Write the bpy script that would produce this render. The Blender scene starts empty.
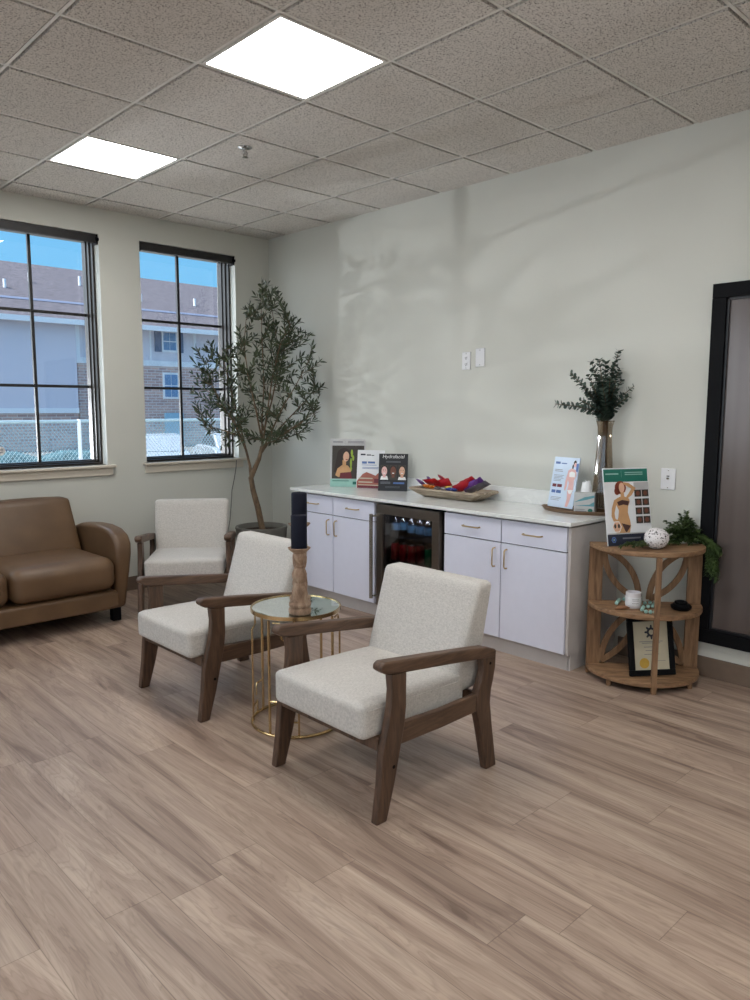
import bpy, bmesh, math, random
from mathutils import Vector, Matrix, Euler
PI = math.pi
random.seed(7)
scene = bpy.context.scene
COL = scene.collection

# ------------------------------------------------------------------ camera
CAM = Vector((-4.1962, -5.8516, 1.5084))
YAW, PITCH, ROLL, FPX = 0.7578, -0.1220, 0.0013, 756.6
_f = Vector((math.sin(YAW)*math.cos(PITCH), math.cos(YAW)*math.cos(PITCH), math.sin(PITCH)))
_r0 = Vector((math.cos(YAW), -math.sin(YAW), 0)); _u0 = _r0.cross(_f)
_r = _r0*math.cos(ROLL)+_u0*math.sin(ROLL); _u = _u0*math.cos(ROLL)-_r0*math.sin(ROLL)
cd = bpy.data.cameras.new('camera'); cam = bpy.data.objects.new('camera', cd); COL.objects.link(cam)
cd.sensor_fit = 'HORIZONTAL'; cd.sensor_width = 36.0; cd.lens = FPX*36.0/750.0
cd.clip_start = .05; cd.clip_end = 300
m = Matrix((( _r.x, _u.x, -_f.x, CAM.x), (_r.y, _u.y, -_f.y, CAM.y), (_r.z, _u.z, -_f.z, CAM.z), (0, 0, 0, 1)))
cam.matrix_world = m
scene.camera = cam

def at(px, py, ax, v):
    """point where the sight line through a photo pixel meets the plane ax = v"""
    d = _r*((px-375)/FPX)+_u*((500-py)/FPX)+_f
    i = 'xyz'.index(ax)
    return CAM+d*((v-CAM[i])/d[i])
def dep(px, py, z):
    """point on that sight line at depth z"""
    return CAM+(_r*((px-375)/FPX)+_u*((500-py)/FPX)+_f)*z
def depth(p): return (Vector(p)-CAM).dot(_f)

# ------------------------------------------------------------------ materials
def srgb(c):
    return tuple(((x/255)/12.92 if x/255 <= .04045 else ((x/255+.055)/1.055)**2.4) for x in c)+(1,)
MATS = {}
def nm(name):
    mt = bpy.data.materials.new(name); mt.use_nodes = True
    nt = mt.node_tree
    for n in list(nt.nodes): nt.nodes.remove(n)
    out = nt.nodes.new('ShaderNodeOutputMaterial')
    b = nt.nodes.new('ShaderNodeBsdfPrincipled')
    nt.links.new(b.outputs[0], out.inputs[0])
    MATS[name] = mt
    return mt, nt, b, out
def N(nt, t, **k):
    n = nt.nodes.new(t)
    for a, v in k.items(): setattr(n, a, v)
    return n
def ramp(nt, src, stops):
    r = nt.nodes.new('ShaderNodeValToRGB'); e = r.color_ramp.elements
    while len(e) < len(stops): e.new(.5)
    for i, (p, c) in enumerate(stops):
        e[i].position = p; e[i].color = c if len(c) == 4 else srgb(c)
    nt.links.new(src, r.inputs[0]); return r
def coords(nt, scale=(1, 1, 1), kind='Object'):
    tc = nt.nodes.new('ShaderNodeTexCoord'); mp = nt.nodes.new('ShaderNodeMapping')
    mp.inputs['Scale'].default_value = scale
    nt.links.new(tc.outputs[kind], mp.inputs[0]); return mp.outputs[0]
def noise(nt, vec, scale, detail=3, rough=.5, dist=0):
    n = nt.nodes.new('ShaderNodeTexNoise'); n.inputs['Scale'].default_value = scale
    n.inputs['Detail'].default_value = detail; n.inputs['Roughness'].default_value = rough
    n.inputs['Distortion'].default_value = dist
    nt.links.new(vec, n.inputs['Vector']); return n
def bump(nt, b, src, strength=.2, dist=.002):
    n = nt.nodes.new('ShaderNodeBump'); n.inputs['Strength'].default_value = strength
    n.inputs['Distance'].default_value = dist
    nt.links.new(src, n.inputs['Height']); nt.links.new(n.outputs[0], b.inputs['Normal'])
def simple(name, c, rough=.5, metal=0, spec=.5, var=.06, vs=20, coat=0):
    """colour with a slight noise variation"""
    if name in MATS: return MATS[name]
    mt, nt, b, out = nm(name)
    col = srgb(c)
    n = noise(nt, coords(nt), vs, 3)
    lo = tuple(x*(1-var) for x in col[:3])+(1,); hi = tuple(min(1, x*(1+var)) for x in col[:3])+(1,)
    r = ramp(nt, n.outputs[0], [(.3, lo), (.7, hi)])
    nt.links.new(r.outputs[0], b.inputs['Base Color'])
    b.inputs['Roughness'].default_value = rough; b.inputs['Metallic'].default_value = metal
    b.inputs['Specular IOR Level'].default_value = spec
    if coat: b.inputs['Coat Weight'].default_value = coat; b.inputs['Coat Roughness'].default_value = .1
    return mt
def wood(name, c1, c2, c3, scale=(60, 60, 4), rough=.5):
    mt, nt, b, out = nm(name)
    v = coords(nt, scale)
    n = noise(nt, v, 1, 5, .6, .6)
    r = ramp(nt, n.outputs[0], [(.3, c1), (.5, c2), (.72, c3)])
    nt.links.new(r.outputs[0], b.inputs['Base Color'])
    b.inputs['Roughness'].default_value = rough
    bump(nt, b, n.outputs[0], .15, .001)
    return mt
def glassy(name, tint=(1, 1, 1, 1), gloss=.06, rough=.02):
    mt, nt, b, out = nm(name); nt.nodes.remove(b)
    t = N(nt, 'ShaderNodeBsdfTransparent'); t.inputs[0].default_value = tint
    g = N(nt, 'ShaderNodeBsdfGlossy'); g.inputs['Roughness'].default_value = rough
    lw = N(nt, 'ShaderNodeLayerWeight'); lw.inputs[0].default_value = .15
    mr = N(nt, 'ShaderNodeMapRange'); mr.inputs['To Min'].default_value = gloss; mr.inputs['To Max'].default_value = .6
    nt.links.new(lw.outputs['Facing'], mr.inputs[0])
    mx = N(nt, 'ShaderNodeMixShader')
    nt.links.new(mr.outputs[0], mx.inputs[0]); nt.links.new(t.outputs[0], mx.inputs[1]); nt.links.new(g.outputs[0], mx.inputs[2])
    nt.links.new(mx.outputs[0], out.inputs[0])
    return mt

# walls: painted plaster with orange-peel texture
mt, nt, b, out = nm('wall_paint')
v = coords(nt); n = noise(nt, v, 90, 2); n2 = noise(nt, v, 1.5, 2)
r = ramp(nt, n2.outputs[0], [(.3, (203, 204, 197)), (.7, (207, 208, 201))])
nt.links.new(r.outputs[0], b.inputs['Base Color']); b.inputs['Roughness'].default_value = .6
b.inputs['Specular IOR Level'].default_value = .25
bump(nt, b, n.outputs[0], .12, .002)
# floor planks (run along Y)
mt, nt, b, out = nm('floor_planks')
tc = N(nt, 'ShaderNodeTexCoord'); sp = N(nt, 'ShaderNodeSeparateXYZ'); nt.links.new(tc.outputs['Object'], sp.inputs[0])
def M(op, a, bb=None, c=None):
    n = N(nt, 'ShaderNodeMath', operation=op)
    for i, x in enumerate((a, bb, c)):
        if x is None: continue
        if isinstance(x, (int, float)): n.inputs[i].default_value = x
        else: nt.links.new(x, n.inputs[i])
    return n.outputs[0]
PW, PL = .185, 1.22
xr = M('DIVIDE', M('ADD', sp.outputs[0], 20.0), PW); row = M('FLOOR', xr); fx = M('FRACT', xr)
wn = N(nt, 'ShaderNodeTexWhiteNoise', noise_dimensions='1D'); nt.links.new(row, wn.inputs['W'])
yr = M('ADD', M('DIVIDE', M('ADD', sp.outputs[1], 20.0), PL), M('MULTIPLY', wn.outputs['Value'], 5.0)); colu = M('FLOOR', yr); fy = M('FRACT', yr)
cmb = N(nt, 'ShaderNodeCombineXYZ'); nt.links.new(row, cmb.inputs[0]); nt.links.new(colu, cmb.inputs[1])
wn2 = N(nt, 'ShaderNodeTexWhiteNoise', noise_dimensions='3D'); nt.links.new(cmb.outputs[0], wn2.inputs['Vector'])
gx = N(nt, 'ShaderNodeCombineXYZ')
nt.links.new(M('MULTIPLY_ADD', wn2.outputs['Value'], 37.0, M('MULTIPLY', sp.outputs[0], 9.0)), gx.inputs[0])
nt.links.new(M('MULTIPLY_ADD', wn2.outputs['Value'], 11.0, M('MULTIPLY', sp.outputs[1], .9)), gx.inputs[1])
g1 = noise(nt, gx.outputs[0], 1.0, 4, .55, 1.2)
gx2 = N(nt, 'ShaderNodeCombineXYZ')
nt.links.new(M('MULTIPLY_ADD', wn2.outputs['Value'], 53.0, M('MULTIPLY', sp.outputs[0], 95.0)), gx2.inputs[0])
nt.links.new(M('MULTIPLY', sp.outputs[1], 2.4), gx2.inputs[1])
g2 = noise(nt, gx2.outputs[0], 1.0, 3, .6, .3)
# cathedral figure: contour bands of the broad noise
band = M('ABSOLUTE', M('SUBTRACT', M('FRACT', M('MULTIPLY', g1.outputs[0], 14.0)), .5))
r1 = ramp(nt, g1.outputs[0], [(.30, (128, 106, 94)), (.42, (168, 145, 130)), (.58, (191, 169, 152)), (.75, (204, 184, 168))])
mixa = N(nt, 'ShaderNodeMix', data_type='RGBA', blend_type='MULTIPLY'); mixa.inputs['Factor'].default_value = .5
r2 = ramp(nt, g2.outputs[0], [(.3, (.62, .6, .58, 1)), (.6, (1, 1, 1, 1))])
nt.links.new(r1.outputs[0], mixa.inputs[6]); nt.links.new(r2.outputs[0], mixa.inputs[7])
mixb = N(nt, 'ShaderNodeMix', data_type='RGBA', blend_type='MULTIPLY'); mixb.inputs['Factor'].default_value = .4
r3 = ramp(nt, band, [(.0, (.6, .57, .55, 1)), (.22, (1, 1, 1, 1))])
nt.links.new(mixa.outputs[2], mixb.inputs[6]); nt.links.new(r3.outputs[0], mixb.inputs[7])
mixc = N(nt, 'ShaderNodeMix', data_type='RGBA', blend_type='MULTIPLY'); mixc.inputs['Factor'].default_value = 1
r4 = ramp(nt, wn2.outputs['Value'], [(0, (.78, .775, .77, 1)), (1, (.90, .895, .89, 1))])
nt.links.new(mixb.outputs[2], mixc.inputs[6]); nt.links.new(r4.outputs[0], mixc.inputs[7])
edge = M('MINIMUM', M('MINIMUM', M('MULTIPLY', fx, PW), M('MULTIPLY', M('SUBTRACT', 1.0, fx), PW)), M('MINIMUM', M('MULTIPLY', fy, PL), M('MULTIPLY', M('SUBTRACT', 1.0, fy), PL)))
seam = ramp(nt, M('MULTIPLY', edge, 200.0), [(.1, (.5, .47, .45, 1)), (.4, (1, 1, 1, 1))])
mixd = N(nt, 'ShaderNodeMix', data_type='RGBA', blend_type='MULTIPLY'); mixd.inputs['Factor'].default_value = .8
nt.links.new(mixc.outputs[2], mixd.inputs[6]); nt.links.new(seam.outputs[0], mixd.inputs[7])
nt.links.new(mixd.outputs[2], b.inputs['Base Color'])
rr = ramp(nt, g2.outputs[0], [(.3, (.46, .46, .46, 1)), (.7, (.34, .34, .34, 1))]); nt.links.new(rr.outputs[0], b.inputs['Roughness'])
bump(nt, b, g2.outputs[0], .12, .001)
# ceiling tile
mt, nt, b, out = nm('ceiling_tile')
v = coords(nt); vo = N(nt, 'ShaderNodeTexVoronoi'); vo.inputs['Scale'].default_value = 75; nt.links.new(v, vo.inputs['Vector'])
n = noise(nt, v, 210, 2); n3 = noise(nt, v, 120, 2)
sub = N(nt, 'ShaderNodeMath', operation='MULTIPLY'); nt.links.new(n.outputs[0], sub.inputs[0]); nt.links.new(n3.outputs[0], sub.inputs[1])
r = ramp(nt, sub.outputs[0], [(.15, (96, 92, 90)), (.20, (206, 202, 197)), (.3, (216, 212, 207))])
nt.links.new(r.outputs[0], b.inputs['Base Color']); b.inputs['Roughness'].default_value = .95; b.inputs['Specular IOR Level'].default_value = .1
simple('grid_metal', (226, 225, 221), .45, 0, .4)
simple('recess_shade', (30, 28, 27), .9)
# fabrics
def fabric(name, c, var=.12, sc=1):
    mt, nt, b, out = nm(name)
    col = srgb(c)
    a = noise(nt, coords(nt, (700*sc, 120*sc, 700*sc)), 1, 2); a2 = noise(nt, coords(nt, (160*sc, 700*sc, 160*sc)), 1, 2)
    mm = N(nt, 'ShaderNodeMath', operation='ADD'); nt.links.new(a.outputs[0], mm.inputs[0]); nt.links.new(a2.outputs[0], mm.inputs[1])
    m2 = N(nt, 'ShaderNodeMath', operation='MULTIPLY'); m2.inputs[1].default_value = .5; nt.links.new(mm.outputs[0], m2.inputs[0])
    r = ramp(nt, m2.outputs[0], [(.36, tuple(x*(1-var*2) for x in col[:3])+(1,)), (.6, tuple(min(1, x*(1+var*.5)) for x in col[:3])+(1,))])
    nt.links.new(r.outputs[0], b.inputs['Base Color']); b.inputs['Roughness'].default_value = .9
    b.inputs['Specular IOR Level'].default_value = .15
    b.inputs['Sheen Weight'].default_value = .15
    bump(nt, b, m2.outputs[0], .25, .001)
    return mt
fabric('linen', (196, 192, 187), .12, .6)
mt, nt, b, out = nm('brown_leather')
v = coords(nt); n = noise(nt, v, 6, 4); n2 = noise(nt, v, 220, 2)
r = ramp(nt, n.outputs[0], [(.3, (92, 69, 48)), (.7, (106, 81, 57))]); nt.links.new(r.outputs[0], b.inputs['Base Color'])
b.inputs['Roughness'].default_value = .42; bump(nt, b, n2.outputs[0], .15, .001)
wood('walnut_wood', (58, 42, 32), (82, 60, 46), (100, 76, 59), (60, 60, 7), .45)
wood('walnut_long', (62, 45, 34), (86, 64, 49), (106, 81, 63), (60, 6, 60), .45)
wood('natural_wood', (98, 72, 50), (130, 99, 72), (152, 120, 90), (50, 50, 5), .6)
wood('natural_board', (104, 78, 54), (138, 106, 77), (160, 127, 96), (9, 45, 45), .6)
wood('candle_wood', (104, 80, 62), (146, 119, 98), (178, 156, 136), (30, 30, 12), .75)
wood('bowl_wood', (122, 106, 88), (166, 150, 130), (192, 178, 160), (40, 6, 40), .7)
wood('tree_bark', (70, 56, 42), (103, 84, 64), (128, 108, 84), (60, 60, 14), .85)
simple('cabinet_white', (216, 218, 234), .35, 0, .4, .01)
simple('cabinet_side', (196, 191, 190), .4, 0, .4, .02)
simple('gap_shade', (62, 62, 68), .7)
mt, nt, b, out = nm('quartz')
n = noise(nt, coords(nt), 5, 6, .6, 1.5); r = ramp(nt, n.outputs[0], [(.35, (232, 234, 233)), (.5, (226, 228, 227)), (.54, (233, 235, 234))])
nt.links.new(r.outputs[0], b.inputs['Base Color']); b.inputs['Roughness'].default_value = .09
simple('brass_pull', (196, 170, 132), .3, 1, .5, .04)
simple('gold_metal', (200, 172, 126), .25, 1, .5, .08)
simple('steel_dark', (128, 120, 112), .32, 1, .5, .04, 60)
simple('steel_bright', (168, 166, 162), .25, 1)
simple('black_matte', (9, 10, 14), .6, 0, .15)
simple('black_interior', (20, 20, 22), .7)
simple('bronze_frame', (40, 34, 31), .4, .2, .5, .03)
simple('muntin', (30, 28, 29), .5)
simple('sill_paint', (212, 204, 190), .45, 0, .4, .02)
simple('base_vinyl', (112, 95, 82), .55)
simple('white_plastic', (228, 229, 232), .35, 0, .5, .01)
simple('socket_dark', (70, 70, 74), .5)
simple('navy_wax', (8, 11, 30), .6, 0, .2, .1)
simple('pot_grey', (112, 110, 104), .75, 0, .3, .08)
simple('soil', (52, 42, 34), 1, 0, .1, .4, 60)
simple('cord_grey', (120, 120, 116), .6)
simple('chrome', (200, 200, 200), .12, 1)
simple('mint', (150, 196, 186), .5); simple('teal_print', (26, 112, 98), .45); simple('paper_white', (232, 234, 238), .4, 0, .4, .01)
simple('paper_grey', (190, 190, 192), .45); simple('print_black', (20, 21, 26), .35); simple('print_navy', (28, 34, 52), .4)
simple('skin_light', (222, 178, 150), .5); simple('skin_tan', (204, 158, 112), .5); simple('skin_dark', (112, 66, 50), .5); simple('skin_pink', (228, 184, 180), .5)
simple('hair_dark', (42, 28, 24), .5); simple('hair_red', (134, 58, 40), .5); simple('maroon', (110, 36, 48), .5)
simple('photo_dark', (58, 52, 48), .5); simple('lime_print', (150, 178, 60), .5); simple('blue_print', (80, 110, 170), .45)
simple('glare_blue', (206, 222, 242), .3, 0, .5, .02); simple('brick_print', (160, 92, 78), .5); simple('white_print', (240, 240, 240), .45, 0, .4, .01)
simple('bikini_brown', (74, 44, 40), .5); simple('text_grey', (120, 122, 130), .5); simple('lips', (150, 50, 54), .5)
simple('foil_red', (176, 22, 38), .3, 0, .6, .15); simple('foil_purple', (96, 50, 128), .3, 0, .6, .15); simple('foil_orange', (226, 128, 40), .35, 0, .6, .15)
simple('foil_blue', (48, 70, 150), .3, 0, .6, .15); simple('foil_silver', (180, 182, 190), .25, .6, .6, .15); simple('foil_grey', (98, 92, 100), .35, .2, .6, .15); simple('foil_yellow', (222, 196, 90), .35)
simple('can_red', (186, 20, 34), .3, .3); simple('can_green', (24, 140, 84), .3, .3); simple('label_blue', (74, 112, 142), .4)
simple('teal_box', (92, 150, 160), .5); simple('box_grey', (186, 188, 188), .5); simple('tray_wood', (124, 98, 74), .5); simple('tissue', (236, 238, 240), .8, 0, .2, .01)
simple('parchment', (196, 190, 168), .6, 0, .3, .03); simple('gold_seal', (206, 168, 74), .4, .4)
simple('aqua_bead', (150, 186, 178), .5, 0, .4, .2, 40); simple('driftwood', (140, 100, 72), .7)
simple('glass_white', (226, 224, 228), .3)
mt, nt, b, out = nm('speckled_ceramic')
v = coords(nt); n = noise(nt, v, 95, 2, .5, .8); r = ramp(nt, n.outputs[0], [(.385, (54, 48, 50)), (.42, (226, 222, 224))])
nt.links.new(r.outputs[0], b.inputs['Base Color']); b.inputs['Roughness'].default_value = .55
def leafmat(name, c1, c2):
    mt, nt, b, out = nm(name)
    n = noise(nt, coords(nt), 14, 3); r = ramp(nt, n.outputs[0], [(.3, c1), (.7, c2)])
    nt.links.new(r.outputs[0], b.inputs['Base Color']); b.inputs['Roughness'].default_value = .55
leafmat('olive_leaf', (38, 50, 32), (76, 88, 58)); leafmat('eucalyptus_leaf', (44, 62, 54), (84, 102, 90)); leafmat('fern_leaf', (46, 66, 34), (96, 118, 66))
glassy('window_glass', (1, 1, 1, 1), .03, .0)
glassy('fridge_glass', (.50, .50, .52, 1), .05, .05)
glassy('vase_glass', (.60, .52, .43, 1), .06, .05)
glassy('bottle_plastic', (.75, .85, .92, 1), .10, .1)
mt, nt, b, out = nm('mirror_top'); b.inputs['Metallic'].default_value = 1; b.inputs['Base Color'].default_value = (.72, .8, .78, 1); b.inputs['Roughness'].default_value = .03
mt, nt, b, out = nm('reflection_streaks')
n = noise(nt, coords(nt, (1, 9, .35)), 1, 2); r = ramp(nt, n.outputs[0], [(.3, (92, 83, 80)), (.7, (110, 101, 98))])  # grey-brown streaks paint the mirror's blurry reflection of a dark hall
nt.links.new(r.outputs[0], b.inputs['Base Color']); b.inputs['Roughness'].default_value = .22; b.inputs['Metallic'].default_value = .35
mt, nt, b, out = nm('light_diffuser')
b.inputs['Base Color'].default_value = (.9, .9, .9, 1); b.inputs['Emission Color'].default_value = (1, .985, .955, 1); b.inputs['Emission Strength'].default_value = 18.5
# outdoors
mt, nt, b, out = nm('brick_facade')
br = N(nt, 'ShaderNodeTexBrick'); br.inputs['Scale'].default_value = 1; br.inputs['Brick Width'].default_value = .5; br.inputs['Row Height'].default_value = .16; br.inputs['Mortar Size'].default_value = .02
br.inputs['Color1'].default_value = srgb((204, 170, 160)); br.inputs['Color2'].default_value = srgb((170, 142, 140)); br.inputs['Mortar'].default_value = srgb((206, 196, 192))
tc = N(nt, 'ShaderNodeTexCoord'); sx = N(nt, 'ShaderNodeSeparateXYZ'); cx = N(nt, 'ShaderNodeCombineXYZ'); nt.links.new(tc.outputs['Object'], sx.inputs[0])
nt.links.new(sx.outputs[0], cx.inputs[0]); nt.links.new(sx.outputs[2], cx.inputs[1]); nt.links.new(cx.outputs[0], br.inputs['Vector']); nt.links.new(br.outputs[0], b.inputs['Base Color']); b.inputs['Roughness'].default_value = .9
simple('siding_grey', (206, 202, 212), .8, 0, .2, .02); simple('siding_light', (212, 208, 216), .8, 0, .2, .02); simple('trim_white', (226, 228, 232), .7)
mt, nt, b, out = nm('roof_shingle')
n = noise(nt, coords(nt, (3, 6, 6)), 1.2, 4, .7); r = ramp(nt, n.outputs[0], [(.35, (68, 66, 74)), (.65, (96, 93, 102))]); nt.links.new(r.outputs[0], b.inputs['Base Color']); b.inputs['Roughness'].default_value = .95
simple('pane_blue', (110, 140, 176), .2); simple('shutter_grey', (96, 108, 132), .7); simple('door_blue', (150, 186, 206), .6)
simple('asphalt', (112, 116, 118), .9, 0, .2, .1, 3); simple('fence_wire', (150, 172, 180), .5, .2); simple('car_silver', (176, 184, 192), .25, .4); simple('car_blue', (44, 70, 104), .25, .3); simple('car_glass', (34, 44, 54), .1)
simple('tyre', (25, 25, 26), .8); simple('tail_red', (200, 40, 50), .3); simple('hedge_teal', (66, 96, 104), .9, 0, .1, .4, 8)

# ------------------------------------------------------------------ geometry helpers
def obj(name, bm, mat, parent=None, smooth=False, bevel=0, seg=2, sub=0, solid=0, angle=40):
    me = bpy.data.meshes.new(name); bmesh.ops.recalc_face_normals(bm, faces=bm.faces[:]) if bm.faces else None
    bm.to_mesh(me); bm.free()
    o = bpy.data.objects.new(name, me); COL.objects.link(o)
    for q in ([mat] if not isinstance(mat, (list, tuple)) else mat): me.materials.append(MATS[q])
    if parent is not None: o.parent = parent
    if solid:
        md = o.modifiers.new('solid', 'SOLIDIFY'); md.thickness = solid; md.offset = 0
    if bevel:
        md = o.modifiers.new('bevel', 'BEVEL'); md.width = bevel; md.segments = seg; md.limit_method = 'ANGLE'; md.angle_limit = math.radians(30); md.harden_normals = False
    if sub:
        md = o.modifiers.new('sub', 'SUBSURF'); md.levels = sub; md.render_levels = sub
    if smooth or bevel:
        for p in me.polygons: p.use_smooth = True
        me.set_sharp_from_angle(angle=math.radians(angle)) if not bevel else me.set_sharp_from_angle(angle=math.radians(30))
        if bevel:
            for e_ in me.edges: e_.use_edge_sharp = False
            try:
                md = o.modifiers.new('wn', 'WEIGHTED_NORMAL'); md.keep_sharp = True
            except Exception: pass
    return o
def thing(name, label, cat, loc=(0, 0, 0), rz=0, group=None, rot=None):
    o = bpy.data.objects.new(name, None); COL.objects.link(o); o.empty_display_size = .05
    o.location = loc; o.rotation_euler = rot if rot else (0, 0, rz)
    o['label'] = label; o['category'] = cat
    if group: o['group'] = group
    return o
def tag(o, label, cat, group=None, kind=None):
    o['label'] = label; o['category'] = cat
    if group: o['group'] = group
    if kind: o['kind'] = kind
    return o
def struct(name, bm, mat, **k):
    o = obj(name, bm, mat, **k); o['kind'] = 'structure'; return o
def dup(root, loc, rz, label, group=None):
    r = root.copy(); COL.objects.link(r); r.location = loc
    e = r.rotation_euler.copy(); e.z = rz; r.rotation_euler = e
    r['label'] = label
    if group: r['group'] = group
    for ch in list(root.children):
        c = ch.copy(); COL.objects.link(c); c.parent = r
        for g in list(ch.children):
            d = g.copy(); COL.objects.link(d); d.parent = c
    return r
def B(): return bmesh.new()
def box(bm, a, b):
    x0, y0, z0 = a; x1, y1, z1 = b
    v = [bm.verts.new(p) for p in ((x0, y0, z0), (x1, y0, z0), (x1, y1, z0), (x0, y1, z0), (x0, y0, z1), (x1, y0, z1), (x1, y1, z1), (x0, y1, z1))]
    for f in ((0, 3, 2, 1), (4, 5, 6, 7), (0, 1, 5, 4), (1, 2, 6, 5), (2, 3, 7, 6), (3, 0, 4, 7)): bm.faces.new([v[i] for i in f])
    return bm
def bx(a, b): return box(B(), a, b)
def prism(bm, pts, ax, a0, a1):
    """polygon pts in the two other axes, extruded along ax"""
    def mk(p, t):
        if ax == 'x': return (t, p[0], p[1])
        if ax == 'y': return (p[0], t, p[1])
        return (p[0], p[1], t)
    A = [bm.verts.new(mk(p, a0)) for p in pts]; C = [bm.verts.new(mk(p, a1)) for p in pts]
    n = len(pts)
    bm.faces.new(A[::-1]); bm.faces.new(C)
    for i in range(n): bm.faces.new((A[i], A[(i+1) % n], C[(i+1) % n], C[i]))
    return bm
def strip_prism(bm, L, R, ax, a0, a1):
    """solid between two matching polylines L and R (quads, so bending shapes stay clean)"""
    def mk(p, t): return (t, p[0], p[1]) if ax == 'x' else ((p[0], t, p[1]) if ax == 'y' else (p[0], p[1], t))
    rows = [[bm.verts.new(mk(l, a0)), bm.verts.new(mk(r, a0)), bm.verts.new(mk(r, a1)), bm.verts.new(mk(l, a1))] for l, r in zip(L, R)]
    for q, w in zip(rows, rows[1:]):
        for i in range(4): bm.faces.new((q[i], q[(i+1) % 4], w[(i+1) % 4], w[i]))
    bm.faces.new(rows[0][::-1]); bm.faces.new(rows[-1])
    return bm
def tube(bm, pts, r, n=8, cap=True):
    pts = [Vector(p) for p in pts]; rs = r if isinstance(r, (list, tuple)) else [r]*len(pts)
    prev = None; rings = []
    for i, p in enumerate(pts):
        t = (pts[min(i+1, len(pts)-1)]-pts[max(i-1, 0)])
        if t.length < 1e-9: t = Vector((0, 0, 1))
        t.normalize()
        if prev is None:
            a = Vector((0, 0, 1)) if abs(t.z) < .9 else Vector((1, 0, 0)); a = (a-t*a.dot(t)).normalized()
        else:
            a = prev-t*prev.dot(t); a = a.normalized() if a.length > 1e-6 else t.orthogonal().normalized()
        prev = a; c = t.cross(a)
        rings.append([bm.verts.new(p+(a*math.cos(2*PI*k/n)+c*math.sin(2*PI*k/n))*rs[i]) for k in range(n)])
    for q, w in zip(rings, rings[1:]):
        for k in range(n): bm.faces.new((q[k], q[(k+1) % n], w[(k+1) % n], w[k]))
    if cap: bm.faces.new(rings[0][::-1]); bm.faces.new(rings[-1])
    return bm
def lathe(bm, prof, n=24, c=(0, 0, 0), closed=False):
    rings = []
    for r, z in prof:
        if r < 1e-5: rings.append([bm.verts.new((c[0], c[1], c[2]+z))])
        else: rings.append([bm.verts.new((c[0]+r*math.cos(2*PI*k/n), c[1]+r*math.sin(2*PI*k/n), c[2]+z)) for k in range(n)])
    seq = list(zip(rings, rings[1:]))
    if closed: seq.append((rings[-1], rings[0]))
    for q, w in seq:
        for k in range(n):
            k2 = (k+1) % n
            if len(q) == 1 and len(w) == 1: continue
            if len(q) == 1: bm.faces.new((q[0], w[k2], w[k]))
            elif len(w) == 1: bm.faces.new((q[k], q[k2], w[0]))
            else: bm.faces.new((q[k], q[k2], w[k2], w[k]))
    return bm
def torus(bm, R, r, c=(0, 0, 0), n=40, m=8):
    rings = []
    for i in range(n):
        a = 2*PI*i/n
        rings.append([bm.verts.new((c[0]+(R+r*math.cos(2*PI*j/m))*math.cos(a), c[1]+(R+r*math.cos(2*PI*j/m))*math.sin(a), c[2]+r*math.sin(2*PI*j/m))) for j in range(m)])
    for i in range(n):
        q, w = rings[i], rings[(i+1) % n]
        for j in range(m): bm.faces.new((q[j], w[j], w[(j+1) % m], q[(j+1) % m]))
    return bm
def sphere(bm, c, r, sc=(1, 1, 1), n=16, m=10):
    prof = [(r*math.sin(PI*i/m), -r*math.cos(PI*i/m)) for i in range(m+1)]
    prof[0] = (0, -r); prof[-1] = (0, r)
    s = len(bm.verts); b0 = list(bm.verts)
    t = B(); lathe(t, prof, n)
    mp = {}
    for v in t.verts: mp[v] = bm.verts.new((c[0]+v.co.x*sc[0], c[1]+v.co.y*sc[1], c[2]+v.co.z*sc[2]))
    for f in t.faces: bm.faces.new([mp[v] for v in f.verts])
    t.free(); return bm
def cushion(h, r, bulge=(0, 0, 0), n=14, warp=None):
    """rounded, slightly domed box of half size h; warp maps each point"""
    bm = B(); cache = {}
    def s(i):
        t = 2*i/n-1
        return math.copysign(abs(t)**.75, t)
    def vert(p):
        k = tuple(round(q, 5) for q in p)
        if k not in cache:
            P = [p[i]*h[i] for i in range(3)]
            q = [max(-(h[i]-r), min(h[i]-r, P[i])) for i in range(3)]
            d = Vector([P[i]-q[i] for i in range(3)])
            if d.length > 1e-7: d = d.normalized()*r
            o = Vector(q)+d
            for i in range(3):
                j, l = (i+1) % 3, (i+2) % 3
                o[i] += bulge[i]*p[i]*(1-p[j]**2)*(1-p[l]**2)
            if warp: o = Vector(warp(o))
            cache[k] = bm.verts.new(o)
        return cache[k]
    for ax in range(3):
        for sg in (-1, 1):
            for i in range(n):
                for j in range(n):
                    qs = []
                    for (di, dj) in ((0, 0), (1, 0), (1, 1), (0, 1)):
                        p = [0, 0, 0]; p[ax] = sg; p[(ax+1) % 3] = s(i+di); p[(ax+2) % 3] = s(j+dj); qs.append(vert(p))
                    bm.faces.new(qs if sg > 0 else qs[::-1])
    return bm
def flat(bm, pts, y=0):
    """polygon in the local x-z plane at local y"""
    bm.faces.new([bm.verts.new((p[0], y, p[1])) for p in pts]); return bm
def ell(cx, cz, a, b, n=18, rot=0):
    return [(cx+a*math.cos(2*PI*k/n)*math.cos(rot)-b*math.sin(2*PI*k/n)*math.sin(rot), cz+a*math.cos(2*PI*k/n)*math.sin(rot)+b*math.sin(2*PI*k/n)*math.cos(rot)) for k in range(n)]
def rect(x0, z0, x1, z1): return [(x0, z0), (x1, z0), (x1, z1), (x0, z1)]

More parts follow.
